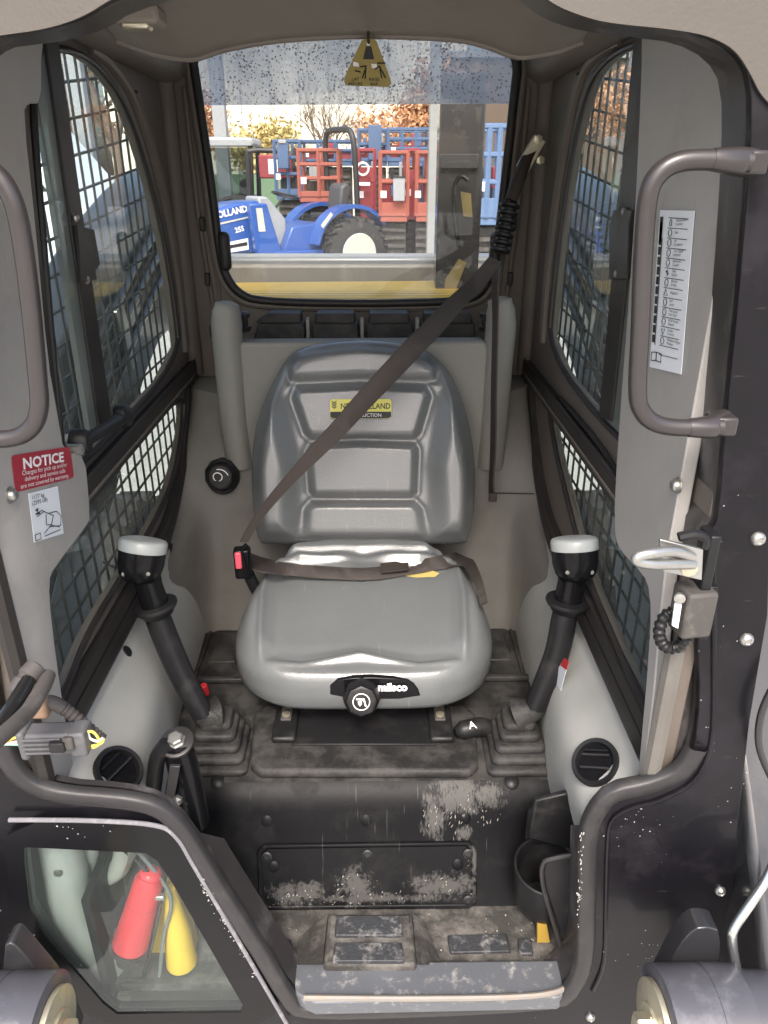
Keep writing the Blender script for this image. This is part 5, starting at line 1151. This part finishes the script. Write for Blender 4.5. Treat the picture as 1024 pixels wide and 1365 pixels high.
# ---- buildings
bld = thing('warehouse', 'long cream metal-clad warehouse across the yard behind the parked lifts', 'building', (0,46,0))
x0, x1 = PY(150,215,46).x, PY(617,215,46).x
obj('wall', MB().box(((x0+x1)/2,50,4.8), (x1-x0,8,9.6)), bwall, bld, bevel=.05)
for i in range(12):
    xx = x0+1+(x1-x0-2)*i/11; obj('cladding_joint', MB().box((xx,45.98,4.8), (.06,.06,9.4)), greyp, bld)
for a in (383, 300, 470): obj('wall_vent', MB().box(PY(a,178,45.9), (.5,.2,.6)), greyp, bld)
obj('roof_trim', MB().box(((x0+x1)/2,46.0,9.7), (x1-x0+.4,.3,.3)), greyp, bld)
b2 = thing('brown_building', 'low brown building with a flat roof at the right of the yard', 'building', (9,40,0))
obj('wall', MB().box((PY(760,215,40).x,42,3.1), (13,6,6.2)), bdark, b2); obj('roof', MB().box((PY(760,215,40).x,42,6.3), (13.4,6.4,.25)), greyp, b2)
for i in range(4): obj('window', MB().box((PY(700,215,40).x+i*2.4,38.98,3.6), (1.5,.1,1.2)), dark, b2)
fn = thing('green_screen_fence', 'green screened fence across the yard beyond the blue tractor', 'fence', (-6,24,0))
fx0, fx1 = PY(200,300,24).x, PY(400,300,24).x; zt = PY(330,232,24).z
for i in range(8):
    w_ = (fx1-fx0)/8; obj('fence_panel', MB().box((fx0+w_*(i+.5),24,zt/2), (w_-.04,.05,zt)), hedge, fn); obj('post', MB().cyl(V(fx0+w_*i,24.05,0), V(fx0+w_*i,24.05,zt+.1), .05, 8), greyp, fn)
# ---- light poles
def pole(px, py_, y, w, m, label):
    p = PY(px, 215, y); t = thing('light_pole', label, 'pole', (p.x, y, 0), 'light poles in the yard')
    obj('shaft', MB().box((p.x, y, 4), (w, w, 8)), m, t, bevel=.01); obj('base', MB().box((p.x, y, .2), (w*2.2, w*2.2, .4)), m, t, bevel=.02)
    obj('lamp_head', MB().box((p.x, y-.4, 8.05), (w*1.2, 1.0, .15)), m, t, bevel=.02); return t
pole(298, 0, 20, .30, greyp, 'grey square pole at the left of the rear window beside the yellow tree')
pole(578, 0, 8.5, .11, mat('white_pole', (.24,.25,.245), .4), 'slim white pole right of the red baskets, beside the dark tower')
pole(118, 0, 13, .26, greyp, 'grey pole outside the left side window behind the white truck')
# ---- trees
def tree(name, px, y, h, spread, leafm, n, label, seed, bare=False, trunk=.14):
    rnd = random.Random(seed); p = PY(px, 215, y); t = thing(name, label, 'tree', (p.x, y, 0), 'trees beyond the yard')
    bk = mat('bark_'+str(seed), (.16,.12,.09), .9); m = MB(); tips = []
    def br(a, d, L, r, lv):
        b = a + d*L; m.tube([a, a.lerp(b,.5)+V(rnd.uniform(-1,1),rnd.uniform(-1,1),0)*L*.05, b], [r, r*.8, r*.55], 5 if lv else 8)
        if lv >= (5 if bare else 4): tips.append(b); return
        if lv >= 2: tips.append(b)
        for _ in range(3 if lv else 5):
            q = (d + V(rnd.gauss(0,1), rnd.gauss(0,1), rnd.gauss(.15,.6))*(.5*spread)).normalized(); br(a.lerp(b, rnd.uniform(.6,1)), q, L*rnd.uniform(.55,.8), r*.55, lv+1)
    br(V(p.x, y, 0), V(0,0,1), h*.34, trunk, 0)
    obj('trunk', m, bk, t, smooth=60)
    if not bare:
        lf_ = MB()
        for _ in range(n):
            c = rnd.choice(tips)+V(rnd.gauss(0,.28), rnd.gauss(0,.28), rnd.gauss(0,.28)); r = rnd.uniform(.05,.12)
            u = V(rnd.gauss(0,1),rnd.gauss(0,1),rnd.gauss(0,1)).normalized(); w = u.cross(V(rnd.gauss(0,1),rnd.gauss(0,1),1)).normalized()
            lf_.add([c-u*r, c+w*r*.6, c+u*r, c-w*r*.6], [(0,1,2,3)])
        obj('crown', lf_, leafm, t, kind='stuff', smooth=0)
    return t
ly = mat('yellow_leaves', (.50,.40,.16), .7, var=.3, scale=3); lo = mat('orange_leaves', (.50,.26,.13), .7, var=.3, scale=3)
tree('yellow_tree', 330, 26, 3.6, .9, ly, 4200, 'yellow autumn tree behind the dark tractor cab left of the rear window', 11)
tree('orange_tree', 268, 28, 4.6, .9, lo, 3000, 'orange autumn tree at the far left edge of the rear window', 12)
tree('orange_tree', 560, 30, 5.6, .9, lo, 5000, 'orange autumn tree above the blue rails left of the white pole', 13)
tree('bare_tree', 440, 38, 6.0, .9, ly, 0, 'bare leafless tree against the cream warehouse behind the roll bar', 14, bare=True)
for i, (px_, y_) in enumerate(((95,24),(160,22),(60,26),(200,27))):
    tree('bare_tree', px_, y_, 7.5, .9, ly, 0, ('bare tree outside the left side window, nearest the middle', 'bare tree outside the left side window, beside the rear pillar', 'bare tree outside the left side window, behind the sash bar', 'bare tree outside, hidden partly by the left rear pillar')[i], 20+i, bare=True, trunk=.2)
tree('orange_tree', 885, 24, 6.0, .9, lo, 3000, 'orange tree outside the right side window beside the sash bar', 31)
# ---- blue compact tractor (side on, nose to the left)
def tractor(xr_, y, m_body, label, name='compact_tractor', cabbed=False, letter=True):
    S = y/11.0; t = thing(name, label, 'tractor', (xr_, y, 0))
    P = lambda dx, z, dy=0: V(xr_+dx, y+dy, z)
    def slab(nm, pts, dy0, dy1, m, bev=.02): return obj(nm, MB().prism([P(a, b, dy0) for a, b in pts], V(0, dy1-dy0, 0)), m, t, bevel=bev)
    # xr_ is the rear axle; the nose is towards -x
    hood = slab('hood', chaikin([P(a,b)-P(0,0)+V(0,0,0) for a, b in [(-1.55,1.28),(-1.8,1.27),(-2.5,1.10),(-2.65,.95),(-2.62,.70),(-1.55,.62)]], 0) if 0 else [(-1.42,1.33),(-1.8,1.31),(-2.3,1.18),(-2.62,1.0),(-2.66,.62),(-1.42,.60)], -.30, .30, m_body, .05)
    slab('loader_post', [(-1.70,1.30),(-1.42,1.30),(-1.20,.55),(-1.62,.55)], -.52, -.40, m_body)
    slab('dash_cowl', [(-1.42,1.38),(-1.28,1.38),(-.98,1.05),(-.98,.70),(-1.42,.60)], -.24, .24, greyp, .03)
    slab('chassis', [(-2.5,.62),(.3,.62),(.3,.38),(-2.5,.40)], -.2, .2, dark)
    slab('deck', [(-1.35,.62),(-.3,.62),(-.3,.54),(-1.35,.54)], -.55, .55, m_body, .01)
    slab('side_skirt', [(-.98,.95),(-.45,1.0),(-.35,.62),(-1.15,.60)], -.42, .42, m_body, .02)
    for sg in (-1, 1):
        f = MB(); rows = []
        for k in range(13):
            a = math.radians(18+k*12.5); rows.append([P(.72*math.cos(a), .56+.70*math.sin(a), sg*.36), P(.72*math.cos(a), .56+.70*math.sin(a), sg*.66), P(.66*math.cos(a), .56+.64*math.sin(a), sg*.66), P(.66*math.cos(a), .56+.64*math.sin(a), sg*.36)])
        obj('fender', MB().grid(rows, True), m_body, t)
        w = empty_part('rear_wheel', t); 
        wheel(P(0,.54,sg*.62), .54, .30, M['rubber'], t, rim=None, ax=(0,1,0))
        obj('rim', MB().lathe(P(0,.54,sg*.78), (0,-sg,0), [(0,.30),(.02,.32),(.03,.28),(.10,.24),(.12,.1),(.08,.08),(.08,.002)], 28), pale, t)
        wheel(P(-2.2,.33,sg*.52), .33, .2, M['rubber'], t, rim=None, ax=(0,1,0), lugs=14)
        bpy.data.objects.remove(w)
    # seat and steering wheel
    slab('seat', [(-.32,1.02),(.08,1.02),(.10,1.10),(-.32,1.12)], -.22, .22, dark, .03)
    slab('seat_back', [(-.02,1.08),(.12,1.08),(.22,1.50),(.14,1.56),(.03,1.50)], -.20, .20, mat('seat_grey_'+name, (.07,.07,.075), .5), .04)
    sw_ = P(-.85,1.38)
    obj('steering_wheel', MB().tube([sw_+V(.2*math.cos(k), .2*math.sin(k), -.28*.2*math.cos(k)) for k in np.linspace(0,2*math.pi,25)[:-1]], .016, 8, closed=True).tube([sw_, P(-1.1,1.15)], .02, 8), dark, t)
    if cabbed:
        for dx, dy in ((-1.2,-.55),(-1.2,.55),(.3,-.55),(.3,.55)): obj('cab_post', MB().tube([P(dx,.8,dy), P(dx+.05,2.15,dy*.9)], .05, 8), dark, t)
        slab('cab_roof', [(-1.3,2.15),(.45,2.15),(.40,2.30),(-1.2,2.32)], -.62, .62, greyp, .05)
        slab('cab_glass', [(-1.18,.95),(.28,.95),(.28,2.12),(-1.13,2.12)], -.52, -.50, glass('tractor_glass', (.45,.5,.5)), 0)
    else:
        rp = []
        for sg in (-1, 1): pass
        q = spline([P(.18,.9,-.45), P(.15,1.7,-.45), P(.13,2.08,-.44), P(.12,2.26,-.36), P(.12,2.30,-.2), P(.12,2.30,.2), P(.12,2.26,.36), P(.13,2.08,.44), P(.15,1.7,.45), P(.18,.9,.45)], 5)
        obj('roll_bar', MB().tube(q, .045, 10), dark, t, smooth=60)
    if letter:
        yy = -.306
        text('hood_lettering', 'NEW HOLLAND', .125, P(-2.49,1.05,yy), (1,0,.16), (0,0,1), M['inkw'], t, sx=.95, bold=.004)
        text('hood_lettering', '25S', .10, P(-1.85,.90,yy), (1,0,.2), (0,0,1), M['inkw'], t, bold=.003)
        obj('hood_stripe', MB().prism([P(-2.5,.98,yy), P(-1.5,1.14,yy), P(-1.5,1.12,yy), P(-2.5,.95,yy)], V(0,-.003,0)), pale, t, smooth=0)
        obj('hood_grille', MB().prism([P(-2.1,.76,yy), P(-1.66,.82,yy), P(-1.66,.66,yy), P(-2.1,.62,yy)], V(0,-.004,0)), M['inkw'], t, smooth=0)
        obj('grille_bar', MB().prism([P(-2.08,.72,yy-.006), P(-1.68,.77,yy-.006), P(-1.68,.72,yy-.006), P(-2.08,.68,yy-.006)], V(0,-.004,0)), dark, t, smooth=0)
        obj('post_decal', MB().prism([P(-1.60,1.24,-.525), P(-1.50,1.24,-.525), P(-1.47,.92,-.525), P(-1.58,.92,-.525)], V(0,-.003,0)), pale, t, smooth=0)
        obj('fender_decal', MB().prism([P(-.62,.98,-.665), P(-.44,1.16,-.665), P(-.40,1.12,-.665), P(-.58,.93,-.665)], V(0,-.003,0)), pale, t, smooth=0)
    return t
yt = 10.6
tr_ = tractor(PY(446,320,13.0).x, 13.0, blue, 'blue compact tractor with black folding roll bar and white wheel centres, parked behind the loader')
tr_.rotation_euler = (0,0,math.radians(33))
tractor(PY(322,280,17).x, 17, dark, 'dark cabbed tractor standing behind the blue tractor bonnet at the left', name='cab_tractor', cabbed=True, letter=False)
# hoop of another machine and red box
def roll_hoop():
    t = thing('small_mower', 'small machine with black roll hoop and red box before the green fence', 'machine', (PY(352,250,16).x, 16, 0))
    c = PY(352,250,16); q = spline([V(c.x-.28,16,.7), V(c.x-.28,16,1.9), V(c.x-.2,16,2.05), V(c.x+.15,16,2.06), V(c.x+.5,16,2.06)], 4)
    obj('roll_hoop', MB().tube(q, .05, 8), dark, t); obj('frame', MB().box((c.x,16,.6), (1.4,.9,.5)), dark, t, bevel=.05)
    for dx in (-.5,.5): obj('wheel', MB().lathe(V(c.x+dx,15.5,.35), (0,1,0), [(0,.2),(.02,.33),(.2,.33),(.22,.2)], 20), M['rubber'], t)
    b = PY(362,222,16); obj('red_box', MB().box(V(b.x+.1,16.1,b.z), (.65,.5,.42)), dred, t, bevel=.03); obj('box_mark', MB().box(V(b.x+.05,15.84,b.z), (.18,.01,.26)), M['inkw'], t)
    obj('black_mast', MB().box(V(c.x+.5,16.1,1.1), (.32,.3,1.3)), dark, t, bevel=.02)
roll_hoop()
# ---- lifts: platform baskets on scissor stacks
def lift(px0, px1, py0, py1, y, m, label, depth=1.0, mid=2, kick=None, nposts=3, solid=None, name='scissor_lift', gp='scissor lifts parked in the yard'):
    a, b = PY(px0, py0, y), PY(px1, py1, y); w = b.x-a.x; top, bot = a.z, b.z; cx = (a.x+b.x)/2; cy = y+depth/2
    t = thing(name, label, 'scissor lift', (cx, cy, 0), gp); r = .030
    def bar(nm, p, q, rr=r, mm=m): obj(nm, MB().cyl(p, q, rr, 6), mm, t)
    for yy in (y, y+depth):
        for k in range(nposts+1): bar('post', V(a.x+w*k/nposts, yy, bot), V(a.x+w*k/nposts, yy, top), r*1.1)
        for j in range(mid+1): bar('rail', V(a.x, yy, top-(top-bot)*.9*j/(mid+1)), V(b.x, yy, top-(top-bot)*.9*j/(mid+1)))
    for xx in (a.x, b.x):
        for j in range(mid+1): bar('rail', V(xx, y, top-(top-bot)*.9*j/(mid+1)), V(xx, y+depth, top-(top-bot)*.9*j/(mid+1)))
    kh = (top-bot)*(kick or .12)
    obj('kick_plate', MB().box((cx, y, bot+kh/2), (w, .03, kh)), m, t, bevel=.004); obj('platform', MB().box((cx, cy, bot-.04), (w, depth, .09)), m, t, bevel=.01)
    obj('base', MB().box((cx, cy, .12+(bot-.2)/2), (w*.95, depth*.7, bot-.25)), roadm, t, bevel=.03); obj('back_sheet', MB().box((cx, y+depth+.03, bot+(top-bot)*.3), (w, .02, (top-bot)*.5)), random.Random(int(px0)).choice([roadm, dred, rail_b]), t)
    sz = bot-.08-.58
    if sz > .05:
        for k in range(max(1, int(sz/.12))):
            z_ = .60+.12*k; obj('scissor_arm', MB().box((cx, y+.12, z_+.03), (w*.9,.05,.05), M=Matrix.Rotation(.03*(-1)**k,3,'Y')), roadm, t)
    for dx in (-.38,.38):
        obj('wheel', MB().lathe(V(cx+dx*w, y+.02, .22), (0,1,0), [(0,.14),(.01,.21),(.13,.21),(.14,.14)], 20), M['rubber'], t)
    rnd = random.Random(int(px0)); 
    for k in range(3):
        obj('control_box', MB().box((a.x+w*rnd.uniform(.15,.85), y+depth*.8, bot+(top-bot)*rnd.uniform(.3,.8)), (w*.12,.12,.25)), rnd.choice([greyp, dark, rail_b, dred]), t, bevel=.01)
    obj('notice_plate', MB().box((a.x+w*.12, y-.03, bot+(top-bot)*.35), (.09,.01,.10)), M['inkw'], t)
    return t
lift(397,452,200,262,13.4, red_, 'orange-red scissor lift basket behind the tractor roll bar, low and wide', nposts=2, mid=2)
lift(478,500,200,290,13.3, dred, 'dark red lift with white round mark, between the two orange-red baskets', nposts=1, mid=1, kick=.75)
lift(507,543,203,288,12.6, red_, 'orange-red scissor lift basket with grey notice board, right of the roll bar', nposts=1, mid=1, kick=.22)
lift(556,572,203,288,12.7, red_, 'orange-red lift basket partly hidden by the white pole', nposts=1, mid=1, kick=.22)
lift(543,556,200,286,13.2, dred, 'narrow dark red lift between two orange-red baskets, left of the white pole', nposts=1, mid=0, kick=.7)
lift(365,402,188,260,15.0, rail_b, 'blue lift basket with a tall blue box, left of the orange-red lift', nposts=2, mid=2)
lift(400,470,188,215,17.0, rail_b, 'blue rails of a lift standing behind the tractor roll bar', nposts=3, mid=1)
bl_ = lift(478,516,173,215,16.5, rail_b, 'blue lift rails with a solid blue panel above the dark red lift', nposts=2, mid=1)
obj('gate_sheet', MB().box(PY(500,190,16.4), (.26,.05,.62)), rail_b, bl_, bevel=.01)
lift(518,572,172,215,16.0, rail_b, 'blue lift rails in front of the orange tree', nposts=3, mid=2)
lift(640,674,168,290,9.5, mat('light_blue_rail', (.12,.19,.33), .4), 'tall light blue lift seen right of the dark tower', nposts=3, mid=2, kick=.22)
t = thing('blue_tool_box', 'blue panel box standing on the lift left of the roll bar', 'box', PY(378,210,14.9))
p = PY(378,208,14.9); obj('box_shell', MB().box(p, (.20,.2,.42)), rail_b, t, bevel=.02); obj('box_lid', MB().box(p+V(0,-.02,.23), (.14,.2,.06)), greyp, t, bevel=.01)
p = PY(532,252,12.5); t = thing('notice_board', 'grey notice board hung on the orange-red basket gate', 'board', p); obj('board_sheet', MB().box(p, (.18,.03,.34)), greyp, t, bevel=.01); obj('board_trim', MB().box(p+V(0,-.018,.17), (.19,.02,.02)), dark, t)
p = PY(484,225,13.2); t = thing('lift_sign', 'white round mark with lettering bar on the dark red lift', 'sign', p)
obj('sign_ring', MB().tube([p+V(.09*math.cos(k),-.05,.09*math.sin(k)) for k in np.linspace(0,2*math.pi,21)[:-1]], .018, 5, closed=True), M['inkw'], t); obj('sign_bar', MB().box(p+V(.0,-.05,-.22), (.22,.01,.05)), M['inkw'], t)
# ---- white truck outside the left window, white van outside the right one
def truck(x, y, label, cat, L=5.0, W=2.2, H=2.5):
    t = thing('parked_'+cat.split()[-1], label, cat, (x, y, 0)); wm = mat('white_body_'+cat.split()[-1], (.68,.72,.76), .35); 
    prof_ = [(-L/2,.5),(L/2,.5),(L/2,H*.45),(L*.38,H*.52),(L*.22,H*.92),(-L*.05,H),(-L*.08,H*.55),(-L/2,H*.55)]
    obj('body', MB().prism([V(x+a, y-W/2, b) for a, b in prof_], V(0,W,0)), wm, t, bevel=.06, seg=3)
    obj('side_window', MB().prism([V(x+a, y-W/2-.01, b) for a, b in [(-L*.03,H*.6),(L*.30,H*.6),(L*.20,H*.88),(-L*.03,H*.92)]], V(0,.02,0)), dark, t)
    obj('rear_glass', MB().box((x-L*.075, y, H*.78), (.03, W*.8, H*.28)), dark, t)
    for dx in (-L*.32, L*.32):
        for sg in (-1, 1): obj('wheel', MB().lathe(V(x+dx, y+sg*W*.46-.1, .4), (0,1,0), [(0,.25),(.02,.4),(.2,.4),(.22,.25)], 24), M['rubber'], t)
    return t
truck(-5.6, 11.5, 'white pickup truck parked outside the left side window', 'white truck')
truck(7.0, 12.5, 'white van parked outside the right side window', 'white van', L=5.5, H=2.3)
# neighbouring tractors seen through the side guards
for s, x_, y_, lab in ((-1,-2.3,4.1,'black tractor with a big lugged wheel outside the left side window'), (1,2.3,4.2,'black tractor with a big lugged wheel close outside the right side window'), (1,3.6,6.2,'black tractor parked further off outside the right side window')):
    w = thing('parked_tractor', lab, 'tractor', (x_, y_, 0), 'black tractors parked beside the loader')
    wheel((x_, y_, .62), .62, .38, M['rubber'], w, rim=mat('grey_rim_%d' % int(x_*10+99), (.30,.31,.31), .25, metal=.6), lugs=20)
    f = []
    for k in range(13):
        a = math.radians(10+k*13); f.append([V(x_-.28, y_+.78*math.cos(a), .62+.76*math.sin(a)), V(x_+.28, y_+.78*math.cos(a), .62+.76*math.sin(a)), V(x_+.28, y_+.72*math.cos(a), .62+.70*math.sin(a)), V(x_-.28, y_+.72*math.cos(a), .62+.70*math.sin(a))])
    obj('fender', MB().grid(f, True), M['arm'], w)
    obj('body', MB().box((x_+.75*s, y_+.9, .85), (.7,2.4,.5)), M['arm'], w, bevel=.1, seg=3)
    obj('front_wheel', MB().lathe((x_+.2*s-.1, y_+2.0, .38), (1,0,0), [(0,.22),(.02,.36),(.2,.36),(.22,.22)], 24), M['rubber'], w)
    obj('exhaust_pipe', MB().tube([(x_+.75*s,y_+1.7,1.0),(x_+.75*s,y_+1.7,1.7)], .03, 10), M['zinc'], w)
gm = thing('green_machine', 'bright green machine far off outside the left window', 'machine', (-6.2, 8.5, 0))
gg = mat('green_paint', (.08,.45,.05), .4); obj('body', MB().box((-6.2,8.5,.9), (1.2,1.2,.8)), gg, gm, bevel=.1); obj('mast', MB().box((-6.2,8.5,1.6), (.4,.4,.8)), gg, gm, bevel=.05)
for dx in (-.45,.45): obj('wheel', MB().lathe(V(-6.2+dx,7.9,.35), (0,1,0), [(0,.2),(.02,.35),(.2,.35),(.22,.2)], 20), M['rubber'], gm)
bs_ = thing('brick_store', 'red and grey store building outside the right side window', 'building', (11, 24, 0))
obj('wall', MB().box((12,24,2.6), (8,6,5.2)), mat('grey_store_wall', (.35,.34,.33), .8), bs_); obj('sign_band', MB().box((12,20.95,3.6), (7.6,.1,1.3)), red_, bs_); obj('roof', MB().box((12,24,5.3), (8.4,6.4,.2)), greyp, bs_)
